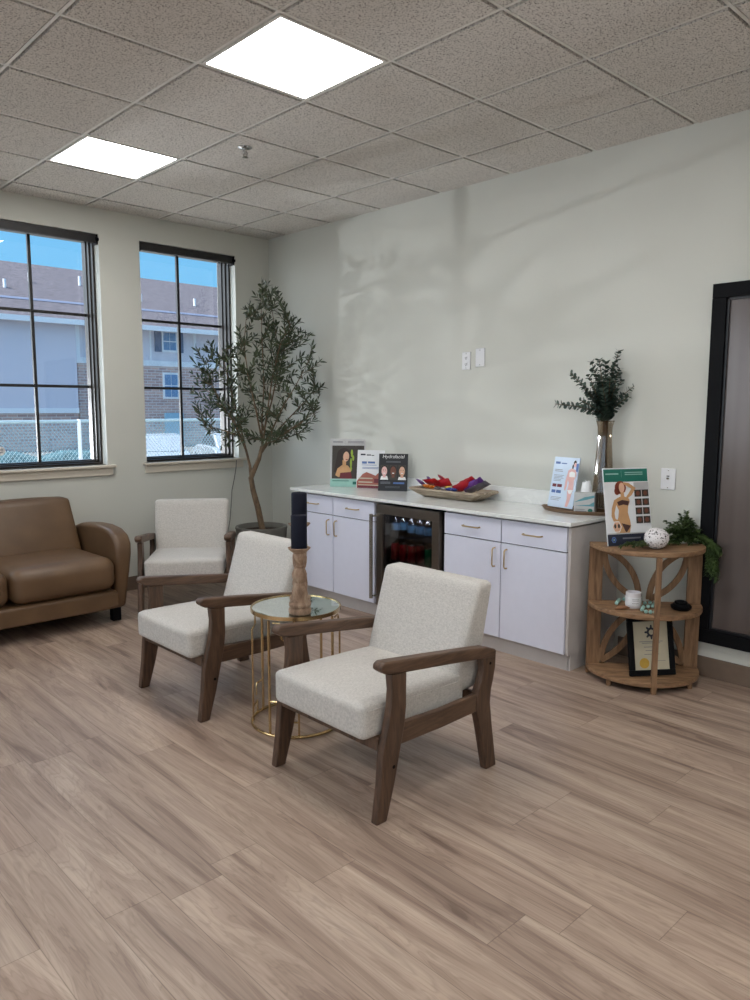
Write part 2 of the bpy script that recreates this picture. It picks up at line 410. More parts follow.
# ------------------------------------------------------------------ room
RX0, RY0, H = -7.2, -9.6, 3.03
struct('floor', bx((RX0-.2, RY0-.2, -.1), (.2, .3, 0)), 'floor_planks')
WX = [(-1.60-.90, -1.60), (-1.265, -.365), (-3.835, -2.935)]       # window openings; the last is unseen, added for daylight
Z0, Z1 = 1.05, 2.83
bm = B()
xs = sorted(WX); cur = RX0-.2
for a, c in xs:
    box(bm, (cur, 0, 0), (a, .30, 3.3)); box(bm, (a, 0, 0), (c, .30, Z0)); box(bm, (a, 0, Z1), (c, .30, 3.3)); cur = c
box(bm, (cur, 0, 0), (.2, .30, 3.3))
struct('wall_back', bm, 'wall_paint')
struct('wall_right', bx((0, RY0-.2, 0), (.2, 0, 3.3)), 'wall_paint')
LW_ADDED = [(-1.9, -.7), (-3.9, -2.7), (-5.9, -4.7), (-7.9, -6.7)]  # unseen left-wall windows, added to let sky light in
bm = B(); cur = 0
for b_, a in LW_ADDED: pass
for a, c in LW_ADDED:
    box(bm, (RX0-.2, c, 0), (RX0, cur, 3.3)); box(bm, (RX0-.2, a, 0), (RX0, c, .9)); box(bm, (RX0-.2, a, 2.83), (RX0, c, 3.3)); cur = a
box(bm, (RX0-.2, RY0-.2, 0), (RX0, cur, 3.3))
struct('wall_left', bm, 'wall_paint')
for k, (a, c) in enumerate(LW_ADDED):
    o = bpy.data.objects.new('window_%d' % (k+4), None); COL.objects.link(o); o['kind'] = 'structure'; o.location = (RX0-.1, a, .9)
    q = B()
    for u, v_ in (((0, 0), (.04, 1.93)), ((1.16, 0), (1.2, 1.93)), ((.04, 0), (1.16, .04)), ((.04, 1.89), (1.16, 1.93)), ((.585, .04), (.615, 1.89))): box(q, (-.04, u[0], u[1]), (.04, v_[0], v_[1]))
    obj('window_frame', q, 'bronze_frame', o)
    obj('glass', bx((-.003, .04, .04), (.003, 1.16, 1.89)), 'window_glass', o)
struct('wall_front', bx((RX0, RY0-.2, 0), (0, RY0, 3.3)), 'wall_paint')
# ceiling: tegular tiles hung in a grid of tees
S = .6096; CX, CY = .4832, .2696
LI = [(2, 4), (2, 1), (2, 7), (2, 10), (2, 13), (7, 4), (7, 1), (7, 7), (7, 10), (7, 13)]  # leading pair is seen, the rest are unseen panels added for light
xl = [0]+[-(CX+i*S) for i in range(12)]; yl = [0]+[-(CY+j*S) for j in range(16)]
xl = [x for x in xl if x > RX0]+[RX0]; yl = [y for y in yl if y > RY0]+[RY0]
bm = B()
LS = {(-(CX+(i+1)*S), -(CY+(j+1)*S)) for i, j in LI}
def islight(x, y): return any(abs(x-a) < .01 and abs(y-c) < .01 for a, c in LS)
lights = []
for i in range(len(xl)-1):
    for j in range(len(yl)-1):
        x1, x0, y1, y0 = xl[i], xl[i+1], yl[j], yl[j+1]
        if islight(x0, y0): lights.append((x0, y0)); continue
        g = .0165
        xa, xb = x0+(g if i < len(xl)-2 else 0), x1-(g if i > 0 else 0); ya, yb = y0+(g if j < len(yl)-2 else 0), y1-(g if j > 0 else 0)
        box(bm, (xa, ya, H-.007), (xb, yb, H+.012))
struct('ceiling', bm, 'ceiling_tile')
bm = B()
for x in xl[1:-1]: box(bm, (x-.0075, RY0, H-.001), (x+.0075, 0, H+.03))
for y in yl[1:-1]: box(bm, (RX0, y-.0075, H-.002), (0, y+.0075, H+.028))
struct('trim_1', bm, 'grid_metal')
struct('gap_backing', bx((RX0-.2, RY0-.2, H+.02), (.2, .3, H+.05)), 'recess_shade')  # dark sheet over the grid; its colour paints the tile-gap shadows
LAB = ['square ceiling light panel nearest the middle of the room, the larger one seen', 'square ceiling light panel nearer the windows, above the sofa']
lt0 = None
for k, (x0, y0) in enumerate(sorted(lights, key=lambda q: (abs(q[0]+2.3), -q[1]))):
    first = abs(x0-(-(CX+3*S))) < .01
    cx, cy = x0+S/2, y0+S/2
    if first and abs(y0+(CY+5*S)) < .01: lab = LAB[0]; grp = None
    elif first and abs(y0+(CY+2*S)) < .01: lab = LAB[1]; grp = None
    else: lab = 'added unseen square ceiling panel outside the pictured half of the room'; grp = 'added ceiling panels in the rest of the room'
    t = thing('ceiling_light', lab, 'ceiling light', (cx, cy, H), 0, grp)
    q = S/2-.012
    fb = B()
    for a, c in (((-q, -q), (q, -q+.014)), ((-q, q-.014), (q, q)), ((-q, -q+.014), (-q+.014, q-.014)), ((q-.014, -q+.014), (q, q-.014))):
        box(fb, (a[0], a[1], -.006), (c[0], c[1], .018))
    obj('frame', fb, 'grid_metal', t)
    obj('diffuser', bx((-q+.014, -q+.014, -.002), (q-.014, q-.014, .012)), 'light_diffuser', t)
# baseboards
struct('baseboard_right', bx((-.012, RY0, 0), (0, -3.60, .115)), 'base_vinyl', bevel=.003)
struct('baseboard_back', bx((RX0, -.012, 0), (0, 0, .115)), 'base_vinyl', bevel=.003)
# windows
for k, (a, c) in enumerate(WX):
    o = bpy.data.objects.new('window_%d' % (k+1), None); COL.objects.link(o); o['kind'] = 'structure'
    o.location = (a, 0, Z0)
    W, Hh = c-a, Z1-Z0
    fr = B()
    def ring(y0, y1, t, fr=fr, W=W, Hh=Hh):
        box(fr, (0, y0, 0), (t, y1, Hh)); box(fr, (W-t, y0, 0), (W, y1, Hh)); box(fr, (t, y0, 0), (W-t, y1, t)); box(fr, (t, y0, Hh-t), (W-t, y1, Hh))
    ring(.085, .27, .016); ring(.13, .25, .026); ring(.175, .245, .034)
    obj('window_frame', fr, 'bronze_frame', o, bevel=.002)
    mb = B(); box(mb, (W/2-.011, .203, .034), (W/2+.011, .227, Hh-.034))
    for z in (1.669-Z0, 2.232-Z0): box(mb, (.034, .204, z-.011), (W-.034, .226, z+.011))
    obj('muntin', mb, 'muntin', o)
    obj('glass', bx((.034, .213, .034), (W-.034, .217, Hh-.034)), 'window_glass', o)
    s = B(); box(s, (-.035, -.05, -.022), (W+.055, .085, .0)); box(s, (-.02, -.022, -.085), (W+.035, 0, -.022))
    obj('window_sill', s, 'sill_paint', o, bevel=.006)
    t = thing('roller_shade', ['rolled-up dark roller shade at the head of the big window above the sofa', 'rolled-up dark roller shade over the window beside the potted tree', 'rolled-up dark roller shade of the added unseen window left of the sofa'][k], 'window shade', (a, .045, Z1))
    q = B(); tube(q, [(.012, 0, -.036), (W-.012, 0, -.036)], .029, 16); obj('shade_roll', q, 'muntin', t, smooth=True)
    q = B(); box(q, (.012, -.036, -.064), (W-.012, -.030, -.004)); obj('fascia', q, 'muntin', t, bevel=.002)
    for xx in (.002, W-.014): obj('bracket', bx((xx, -.042, -.078), (xx+.012, .035, -.002)), 'black_matte', t, bevel=.004)
    q = B(); tube(q, [(W-.002-.0, -.043, -.040), (W-.02, -.046, -.040)], .014, 14); 
    obj('clutch', q, 'black_matte', t, smooth=True)
q = thing('sticker', 'small round white sticker low on the glass of the big window', 'sticker', at(0.5, 451, 'y', .21))
sb = B(); tube(sb, [(0, -.001, 0), (0, .001, 0)], .035, 24); obj('disc', sb, 'white_print', q)
sb = B(); [box(sb, (-.018, -.0016, z), (.018, -.0011, z+.004)) for z in (-.012, .0, .01)]; obj('print', sb, 'text_grey', q)

# sprinkler
sp_ = at(245, 147, 'z', H-.004)
t = thing('fire_sprinkler', 'small chrome fire sprinkler head hanging from a ceiling tile', 'sprinkler', sp_)
q = B(); lathe(q, [(0, 0), (.042, 0), (.042, -.004), (.030, -.010), (.018, -.012), (0, -.012)], 24); obj('escutcheon', q, 'chrome', t, smooth=True)
q = B(); tube(q, [(0, 0, -.01), (0, 0, -.045)], .008, 10)
for s in (-1, 1): tube(q, [(s*.008, 0, -.02), (s*.017, 0, -.032), (s*.012, 0, -.048), (0, 0, -.056)], .003, 6)
obj('head', q, 'chrome', t, smooth=True)
q = B(); lathe(q, [(0, -.056), (.016, -.056), (.018, -.059), (0, -.060)], 16); obj('deflector', q, 'chrome', t)

# ------------------------------------------------------------------ wall plates
def plate(px, py, w, h, label, kind, name):
    p = at(px, py, 'x', 0)
    t = thing(name, label, 'wall plate', (0, p.y, p.z))
    obj('cover_plate', bx((-.007, -w/2, -h/2), (0, w/2, h/2)), 'white_plastic', t, bevel=.002)
    if kind == 'outlet':
        for z in (-.022, .022):
            q = B(); tube(q, [(-.006, 0, z), (-.009, 0, z)], .016, 16); s = obj('socket', q, 'white_plastic', t)
            q = B(); [box(q, (-.0098, y-.0015, z-.005), (-.009, y+.0015, z+.006)) for y in (-.006, .006)]; tube(q, [(-.0097, 0, z-.010), (-.009, 0, z-.010)], .003, 8); obj('slot', q, 'socket_dark', s)
    elif kind == 'coax':
        q = B(); tube(q, [(-.007, 0, .004), (-.016, 0, .004)], .006, 10); obj('coaxial_jack', q, 'steel_dark', t)
        q = B(); box(q, (-.009, -.008, .014), (-.0069, .008, .020)); obj('slot', q, 'socket_dark', t)
    for z in (-h/2+.012, h/2-.012):
        q = B(); tube(q, [(-.006, 0, z), (-.0082, 0, z)], .003, 8); obj('screw', q, 'steel_bright', t)
plate(466.7, 361, .075, .122, 'white power outlet with two sockets high on the right wall', 'outlet', 'power_outlet')
plate(480.5, 357.5, .078, .125, 'plain white cover plate just right of the high power outlet', 'blank', 'blank_wall_plate')
plate(668.5, 479, .086, .122, 'white jack plate on the wall beside the vase, near the black frame', 'coax', 'jack_plate')

# ------------------------------------------------------------------ black framed panel
t = thing('framed_mirror', 'tall black-framed greyish mirror on the wall beside the corner shelf', 'mirror', (0, -4.08, .205))
W, Hh, fw = 1.02, 1.957, .075
q = B()
for a, c in (((-W, 0), (0, fw)), ((-W, Hh-fw), (0, Hh)), ((-fw, fw), (0, Hh-fw)), ((-W, fw), (-W+fw, Hh-fw))):
    box(q, (-.042, a[0], a[1]), (-.001, c[0], c[1]))
obj('frame', q, 'black_matte', t, bevel=.003)
q = B()
for a, c in (((-W+fw, fw), (-fw, fw+.012)), ((-W+fw, Hh-fw-.012), (-fw, Hh-fw)), ((-fw-.012, fw), (-fw, Hh-fw)), ((-W+fw, fw), (-W+fw+.012, Hh-fw))):
    box(q, (-.028, a[0], a[1]), (-.003, c[0], c[1]))
obj('inner_frame', q, 'print_black', t)
obj('panel', bx((-.015, -W+fw, fw), (-.005, -fw, Hh-fw)), 'reflection_streaks', t)

# ------------------------------------------------------------------ cabinets, counter, fridge
CF = -.54                                  # door face plane
def pull(parent, name, a, b):
    a, b = Vector(a), Vector(b); d = (b-a).normalized()*.012; o = Vector((-.028, 0, 0))
    q = B(); tube(q, [a, a+o*.7+d*.1, a+o+d, b+o-d, b+o*.7-d*.1, b], .0048, 8)
    return obj(name, q, 'brass_pull', parent, smooth=True)
def cabinet(y1, y0, label, end=False):
    """y1 = far end, y0 = near end"""
    t = thing('base_cabinet', label, 'cabinet', (0, y1, 0))
    L = y1-y0; mid = -L/2
    obj('body', bx((CF+.02, -L, .10), (-.002, 0, .850)), 'cabinet_side', t)
    obj('toe_kick', bx((-.49, -L, 0), (-.44, 0, .10)), 'cabinet_side', t)
    if end: obj('end_panel', bx((CF+.012, -L-.018, 0.10), (-.002, -L, .838)), 'cabinet_side', t); obj('end_toe', bx((-.49, -L-.012, 0), (-.004, -L+.006, .10)), 'cabinet_side', t)
    g = .003
    for k, (a, c) in enumerate(((0-g, mid+g), (mid-g, -L+g))):
        d = obj('door', bx((CF, c, .105), (CF+.019, a, .693)), 'cabinet_white', t, bevel=.0015)
        yy = c+.042 if k == 0 else a-.042
        pull(d, 'handle', (CF, yy, .545), (CF, yy, .66))
        w = obj('drawer', bx((CF, c, .70), (CF+.019, a, .836)), 'cabinet_white', t, bevel=.0015)
        ym = (a+c)/2
        pull(w, 'handle', (CF, ym-.064, .77), (CF, ym+.064, .77))
    q = B(); box(q, (CF+.0205, -L+.004, .10), (CF+.0195, -.004, .838)); obj('face_gap', q, 'gap_shade', t)  # dark sheet behind the fronts stands for the shade in their gaps
    return t
cabinet(-1.065, -1.985, 'white two-door base cabinet between the potted tree and the drinks fridge')
cabinet(-2.640, -3.556, 'white two-door base cabinet between the drinks fridge and the corner shelf', True)
ct = thing('countertop', 'white quartz countertop with low backsplash over the cabinets and fridge', 'countertop', (0, -1.035, .852))
obj('slab', bx((-.572, -2.56, 0), (-.002, 0, .022)), 'quartz', ct, bevel=.003)
obj('backsplash', bx((-.022, -2.55, .022), (-.002, 0, .120)), 'quartz', ct, bevel=.002)
# fridge
fy1, fy0 = -2.012, -2.612
fr = thing('drinks_fridge', 'black undercounter drinks fridge with steel framed glass door', 'fridge', (0, fy1, 0))
L = fy1-fy0
q = B()
for a, c in (((-.50, -L, .02), (-.03, -L+.035, .825)), ((-.50, -.035, .02), (-.03, 0, .825)), ((-.50, -L+.035, .79), (-.03, -.035, .825)), ((-.50, -L+.035, .02), (-.03, -.035, .11)), ((-.06, -L+.035, .11), (-.03, -.035, .79))):
    box(q, a, c)
obj('body', q, 'black_interior', fr)
q = B()
y_a, y_c = -L+.004, -.004
for a, c in (((y_a, .105), (y_c, .17)), ((y_a, .768), (y_c, .832)), ((y_a, .17), (y_a+.062, .768)), ((y_c-.062, .17), (y_c, .768))): box(q, (-.555, a[0], a[1]), (-.515, c[0], c[1]))
dr = obj('door', q, 'steel_dark', fr, bevel=.002)
obj('glass', bx((-.540, y_a+.062, .17), (-.534, y_c-.062, .768)), 'fridge_glass', dr)
q = B(); tube(q, [(-.60, .002, .16), (-.60, .002, .765)], .013, 12)
for z in (.175, .75): tube(q, [(-.60, .002, z), (-.553, -.012, z)], .007, 8)
obj('handle', q, 'steel_bright', dr, smooth=True)
obj('toe_grille', bx((-.50, y_a, .02), (-.47, y_c, .098)), 'black_matte', fr)
for z in (.435, .61):
    q = B(); box(q, (-.49, -L+.037, z-.006), (-.07, -.037, z)); sh = obj('shelf', q, 'fridge_glass', fr)
    obj('shelf_trim', bx((-.497, -L+.037, z-.009), (-.488, -.037, z+.003)), 'steel_bright', sh)

# cans and bottles: individuals
def can_proto(mat, label, group, loc):
    t = thing('drink_can', label, 'can', loc, 0, group)
    q = B(); lathe(q, [(0, 0), (.022, 0), (.029, .010), (.029, .108), (.024, .118), (0, .118)], 18); obj('body', q, mat, t, smooth=True)
    q = B(); lathe(q, [(.024, .1165), (.025, .121), (.022, .121), (.020, .1185), (0, .1185)], 18); obj('lid', q, 'steel_bright', t, smooth=True)
    return t
redg = 'red cans on the lower fridge shelf'; rc = None
for (px, dx) in ((395, 0), (403.3, 0), (411.6, 0), (420, .05)):
    p = at(px, 560, 'x', -.45+dx)
    loc = (p.x, p.y, .4355)
    if rc is None: rc = can_proto('can_red', 'red drink can standing on the lower shelf of the fridge', redg, loc)
    else: dup(rc, loc, 0, rc['label'], redg)
p = at(429, 560, 'x', -.45); can_proto('can_green', 'green drink can at the right end of the lower fridge shelf', None, (p.x, p.y, .4355))
bt = None; bg = 'water bottles on the upper fridge shelf'
for px, dx in ((395.5, 0), (403.8, .05), (412, 0), (420.4, 0), (428.8, 0)):
    p = at(px, 530, 'x', -.445+dx); loc = (p.x, p.y, .6105)
    if bt is None:
        bt = thing('water_bottle', 'small clear water bottle standing on the upper fridge shelf', 'bottle', loc, 0, bg)
        q = B(); lathe(q, [(0, 0), (.026, 0), (.030, .008), (.030, .09), (.027, .10), (.018, .125), (.011, .132), (.011, .14), (0, .14)], 18); obj('body', q, 'bottle_plastic', bt, smooth=True)
        q = B(); lathe(q, [(.0308, .035), (.0308, .085)], 18); obj('wrapper', q, 'label_blue', bt, smooth=True)
        q = B(); lathe(q, [(.013, .138), (.013, .153), (0, .153)], 14); obj('cap', q, 'white_plastic', bt)
    else: dup(bt, loc, 0, bt['label'], bg)

# ------------------------------------------------------------------ armchairs
def make_chair(label, loc, rz):
    t = thing('armchair', label, 'armchair', loc, rz, None)
    D0 = -.34                                  # local y of the front foot
    def P(l): return [(u+D0, z) for u, z in l]
    for s in (-1, 1):
        xi, xo = (.291*s, .326*s); x0, x1 = min(xi, xo), max(xi, xo)
        q = strip_prism(B(), P([(0, 0), (.02, .14), (.031, .264), (.056, .358), (.072, .429), (.077, .49), (.070, .552)]), P([(.052, 0), (.094, .14), (.125, .272), (.143, .345), (.152, .42), (.151, .48), (.152, .548)]), 'x', x0, x1)
        lg = obj('leg', q, 'walnut_wood', t, bevel=.006)
        q = B(); tube(q, [(xo-.001*s, D0+.085, .20), (xo+.0012*s, D0+.085, .20)], .007, 12); obj('bolt', q, 'black_matte', lg)
        q = strip_prism(B(), P([(.632, 0), (.584, .199), (.558, .29), (.566, .350), (.590, .395), (.603, .44), (.594, .505)]), P([(.70, 0), (.665, .20), (.652, .29), (.657, .345), (.672, .395), (.682, .44), (.684, .500)]), 'x', x0, x1)
        lg = obj('leg', q, 'walnut_wood', t, bevel=.006)
        q = B(); tube(q, [(xo-.001*s, D0+.645, .46), (xo+.0012*s, D0+.645, .46)], .006, 12); obj('bolt', q, 'black_matte', lg)
        xi, xo = (.283*s, .333*s); x0, x1 = min(xi, xo), max(xi, xo)
        q = strip_prism(B(), P([(.013, .580), (.04, .562), (.11, .549), (.30, .527), (.50, .503), (.61, .488), (.676, .480)]), P([(.015, .600), (.033, .609), (.11, .600), (.30, .577), (.50, .552), (.61, .537), (.678, .514)]), 'x', x0, x1)
        obj('armrest', q, 'walnut_long', t, bevel=.009, seg=3)
        x0, x1 = (.294, .322) if s > 0 else (-.322, -.294)
        q = strip_prism(B(), P([(.12, .272), (.35, .268), (.575, .272)]), P([(.13, .352), (.35, .342), (.575, .345)]), 'x', x0, x1)
        obj('side_rail', q, 'walnut_long', t, bevel=.005)
    q = B(); box(q, (-.293, D0+.035, .262), (.293, D0+.062, .312)); obj('front_rail', q, 'walnut_wood', t, bevel=.004)
    q = B(); box(q, (-.293, D0+.585, .28), (.293, D0+.61, .34)); obj('back_rail', q, 'walnut_wood', t, bevel=.004)
    # seat
    def wseat(p):
        u = (p.y+.29)/.58
        z = p.z+.015*(1-u)-.022*max(0, (u-.6))
        return (p.x, p.y, z)
    q = cushion((.272, .285, .069), .026, (0.0, .006, .016), 16, lambda o: (o.x+.003, o.y+D0+.262, o.z+.368+.012*(.5-(o.y+.28)/.56)))
    st = obj('seat', q, 'linen', t, smooth=True, angle=75)
    # piping seams
    for sx_ in (-.2705, .2765):
        q = B(); tube(q, [(sx_, D0+.0, .418), (sx_*1.002, D0+.25, .412), (sx_, D0+.50, .404)], .0022, 6)
        obj('piping', q, 'linen', st, smooth=True)
    # back: wedge leaning back
    def wback(o):
        v = (o.z+.225)/.45
        wsc = .985+.05*min(1, max(0, v))
        front = .470+(.622-.470)*v; rear = .640+(.718-.640)*v
        w = (o.y+.05)/.10
        return (o.x*wsc, D0+front+(rear-front)*w, .345+.445*v)
    q = cushion((.272, .05, .225), .024, (0, .004, .0), 16, wback)
    obj('backrest', q, 'linen', t, smooth=True, angle=75)
    return t
LA = {1: 'cream linen armchair with wooden arms nearest the camera, right of the gold side table',
      2: 'cream linen wood-framed armchair in the middle, left of the gold side table',
      3: 'cream linen armchair against the window wall between the sofa and the potted tree'}
ch = make_chair(LA[1], (-2.08, -3.661, 0), -PI/2)
dup(ch, (-2.075, -2.427, 0), -PI/2, LA[2])
fx_, fy_ = -1.585, -1.13; th = math.radians(-36)
dup(ch, (fx_+.36*.588, fy_+.36*.809, 0), th, LA[3])

# ------------------------------------------------------------------ sofa
t = thing('sofa', 'brown leather sofa with rounded arms under the big window', 'sofa', (-2.66, -.45, 0))
def rel(x, y, z): return (x+2.66, y+.45, z)
def sbox(a, c, r, bul=(0, 0, 0), n=14, warp=None):
    A, C = Vector(rel(*a)), Vector(rel(*c)); mid = (A+C)/2; h = (C-A)/2
    return cushion((abs(h.x), abs(h.y), abs(h.z)), r, bul, n, lambda o: (warp(o+mid) if warp else o+mid))
for k in range(2):
    x1 = -1.965-.70*k; x0 = x1-.695
    def ws(p):   # round waterfall front, slight rise to the front
        return (p.x, p.y, p.z+.012*max(0, -(p.y)))
    obj('seat_cushion', sbox((x0, -.915, .245), (x1, -.20, .475), .075, (0, .012, .014), 16, ws), 'brown_leather', t, smooth=True, angle=80)
    xm = (x0+x1)/2+2.66
    def wb(p, xm=xm):
        v = (p.z-.42)/.43
        return (xm+(p.x-xm)*(1-.10*max(0, v)), p.y+.14*v+.02, p.z)
    obj('back_cushion', sbox((x0+.005, -.38, .42), (x1-.005, -.235, .838), .028, (0, .02, .012), 16, wb), 'brown_leather', t, smooth=True, angle=80)
obj('base', sbox((-3.37, -.90, .115), (-1.955, -.10, .245), .02, (0, 0, 0), 10), 'brown_leather', t, smooth=True, angle=80)
obj('back_frame', bx(rel(-3.37, -.22, .12), rel(-1.955, -.045, .60)), 'brown_leather', t, bevel=.03, seg=4)
arm_prof = [(-.06, .10), (-.06, .56), (-.12, .61), (-.25, .645), (-.45, .665), (-.62, .668), (-.74, .655), (-.83, .62), (-.875, .56), (-.885, .49), (-.875, .36), (-.855, .22), (-.84, .10)]
for s, xi in ((1, -1.955), (-1, -3.37)):
    q = B(); pts = [(p[0]+.45, p[1]) for p in arm_prof]
    x0 = xi+2.66; x1 = x0+s*.125
    prism(q, pts, 'x', min(x0, x1), max(x0, x1))
    for v in q.verts:      # flare outwards with height
        if abs(v.co.x-x1) < .01: v.co.x -= s*.055*max(0, (1-v.co.z/.58))
    obj('arm', q, 'brown_leather', t, bevel=.034, seg=5)
for x, y in ((-1.925, -.76), (-1.925, -.12), (-3.40, -.76), (-3.40, -.12)):
    p = rel(x, y, 0); obj('leg', bx((p[0]-.03, p[1]-.03, 0), (p[0]+.03, p[1]+.03, .112)), 'black_matte', t, bevel=.004)

# ------------------------------------------------------------------ side table
TC = (-2.05, -3.035); TZ = .568; TR = .212
t = thing('side_table', 'round gold wire side table with mirrored top between two armchairs', 'side table', (TC[0], TC[1], 0), math.radians(0))
q = B(); lathe(q, [(TR-.004, TZ-.015), (TR+.003, TZ-.015), (TR+.003, TZ+.002), (TR-.004, TZ+.002)], 56, closed=True); obj('rim', q, 'gold_metal', t, smooth=True)
q = B(); lathe(q, [(0, TZ-.010), (TR-.004, TZ-.010), (TR-.004, TZ-.002), (0, TZ-.002)], 56); obj('mirror_top', q, 'mirror_top', t)
q = B(); torus(q, TR+.004, .007, (0, 0, .008), 56, 8); obj('base_ring', q, 'gold_metal', t, smooth=True)
def cyl(a, z): return (TR*math.cos(a)*.985, TR*math.sin(a)*.985, z)
for k in range(4):
    a = math.radians(196+90*k)
    q = B(); tube(q, [cyl(a, .01), cyl(a, TZ-.02)], .0065, 8)
    obj('leg', q, 'gold_metal', t, smooth=True)
    q = B(); d = math.radians
    tube(q, [cyl(a+d(6), TZ-.03), cyl(a+d(16), TZ-.028), cyl(a+d(18), TZ-.04), cyl(a+d(18), TZ-.10), cyl(a+d(21), TZ-.106), cyl(a+d(34), TZ-.11), cyl(a+d(38), TZ-.118), cyl(a+d(39), TZ-.14), cyl(a+d(39), .19), cyl(a+d(39), .01)], .0045, 8)
    tube(q, [cyl(a, .165), cyl(a+d(16), .165), cyl(a+d(17), .155), cyl(a+d(17), .105)], .0045, 8)
    tube(q, [cyl(a+d(14), .01), cyl(a+d(14), .075), cyl(a+d(38), .075)], .0045, 8)
    obj('fretwork', q, 'gold_metal', t, smooth=True)

# ------------------------------------------------------------------ candlesticks + candles
def candlestick(x, y, top, label, clabel, ch, s=1.0):
    t = thing('candlestick', label, 'candlestick', (x, y, TZ+.002))
    h = top-TZ
    pr = [(0, 0), (.051, 0), (.053, .006), (.053, .020), (.050, .025), (.045, .027), (.045, .031), (.051, .035), (.051, .045), (.046, .050), (.040, .054)]
    body = [(.034, .070), (.037, .095), (.033, .12), (.025, .142), (.030, .150), (.034, .165), (.035, .182), (.029, .200), (.021, .210), (.026, .215), (.026, .220), (.021, .224), (.024, .240), (.031, .262), (.031, .270), (.026, .276)]
    k = (h-.022-.054)/(.280-.054)
    pr += [(r, .054+(z-.054)*k) for r, z in body]
    q = B(); lathe(q, [(r*.98, z) for r, z in pr]+[(.026, h-.021), (0, h-.021)], 28); obj('stem', q, 'candle_wood', t, smooth=True, angle=32)
    q = B(); lathe(q, [(0, h-.022), (.030, h-.022), (.047, h-.008), (.053, h), (.048, h+.001), (.043, h-.006), (0, h-.006)], 28); obj('dish', q, 'candle_wood', t, smooth=True, angle=50)
    c = thing('pillar_candle', clabel, 'candle', (x, y, TZ+.002+h-.0055))
    q = B(); lathe(q, [(0, 0), (.0365, 0), (.0365, ch-.003), (.0335, ch), (.028, ch-.005), (0, ch-.007)], 28); obj('wax', q, 'navy_wax', c, smooth=True, angle=50)
    q = B(); tube(q, [(0, 0, ch-.008), (.001, 0, ch), (.003, 0, ch+.007)], .0012, 6); obj('wick', q, 'black_matte', c)
candlestick(-2.115, -3.150, .872, 'shorter carved wooden candlestick at the front of the gold table', 'navy pillar candle on the shorter front candlestick', .155)
candlestick(-2.040, -3.056, .965, 'taller carved wooden candlestick behind the shorter one on the gold table', 'navy pillar candle on the taller rear candlestick', .150)

# ------------------------------------------------------------------ olive tree
PT = Vector((-.50, -.53, 0))
t = thing('planter_pot', 'round grey concrete planter on the floor in the room corner', 'plant pot', PT)
q = B(); lathe(q, [(0, 0), (.165, 0), (.185, .03), (.213, .40), (.216, .47), (.222, .485), (.218, .50), (.200, .50), (.194, .485), (.190, .455), (0, .455)], 48); obj('shell', q, 'pot_grey', t, smooth=True, angle=50)
q = B(); lathe(q, [(0, .468), (.08, .466), (.189, .458), (.189, .4), (0, .4)], 24); obj('soil', q, 'soil', t)
tr = thing('olive_tree', 'slender artificial olive tree growing from the grey pot by the window', 'tree', (PT.x, PT.y, .46))
D = depth((PT.x, PT.y, 1.2))
def tp(px, py, dz=0):
    p = dep(px, py, D+dz)
    p.x = min(p.x, -.05); p.y = min(p.y, -.09)
    return p
O = Vector((PT.x, PT.y, .46))
trunk = [tp(263, 524), tp(258, 508), tp(253, 490), tp(251, 478)]
q = B(); tube(q, [Vector((trunk[0].x, trunk[0].y, .45))-O]+[p-O for p in trunk[1:]]+[tp(254, 470)-O, tp(259, 459)-O, tp(262, 446)-O], [.027, .025, .023, .022, .022, .018, .014], 10)
tube(q, [tp(251, 480)-O, tp(250, 466, .02)-O, tp(246, 450, .03)-O, tp(240, 436, .05)-O, tp(234, 424, .05)-O], [.014, .012, .010, .008, .005], 8)
tk = obj('trunk', q, 'tree_bark', tr, smooth=True, angle=60)
mains = [  # main limbs as photo waypoints
    [(262, 448, 0), (262, 420, .02), (264, 385, .03), (262, 340, 0), (261, 300, -.02)],
    [(262, 448, 0), (266, 420, -.05), (272, 380, -.08), (280, 345, -.1), (290, 325, -.12)],
    [(260, 455, 0), (272, 430, -.1), (284, 405, -.15), (296, 385, -.18), (308, 362, -.2)],
    [(260, 455, 0), (276, 432, .05), (292, 415, .08), (306, 400, .1), (316, 388, .1)],
    [(246, 450, .03), (240, 425, .1), (232, 395, .12), (226, 370, .1), (222, 350, .1)],
    [(246, 450, .03), (236, 425, -.08), (222, 405, -.1), (212, 385, -.1), (206, 365, -.12)],
    [(262, 440, 0), (256, 410, -.12), (248, 375, -.18), (244, 345, -.16), (246, 320, -.12)],
    [(264, 430, 0), (272, 400, .12), (278, 370, .16), (276, 335, .14), (272, 310, .1)],
    [(240, 436, .05), (228, 432, .0), (216, 428, -.02), (206, 428, -.04)],
    [(262, 446, 0), (276, 440, -.06), (292, 428, -.1), (305, 420, -.12), (314, 412, -.12)]]
q = B(); segs = []
for mnn in mains:
    P3 = [tp(*w) for w in mnn]; n = len(P3)
    tube(q, [p-O for p in P3], [.0085*(1-.75*i/(n-1)) for i in range(n)], 7)
    for a, c in zip(P3[1:], P3[2:]): segs.append((a, c))
    segs.append((P3[-2], P3[-1]))
rnd = random.Random(3)
env = [(262, 281), (250, 292), (243, 305), (244, 322), (234, 342), (222, 350), (208, 342), (196, 352), (192, 372), (186, 388), (192, 404), (205, 412), (203, 432), (222, 448), (240, 452), (256, 440), (270, 446), (296, 440), (314, 424), (318, 405), (322, 385), (314, 362), (311, 335), (300, 318), (286, 300), (276, 288)]
def inside(x, y):
    c = False; j = len(env)-1
    for i in range(len(env)):
        xi, yi = env[i]; xj, yj = env[j]
        if (yi > y) != (yj > y) and x < (xj-xi)*(y-yi)/(yj-yi)+xi: c = not c
        j = i
    return c
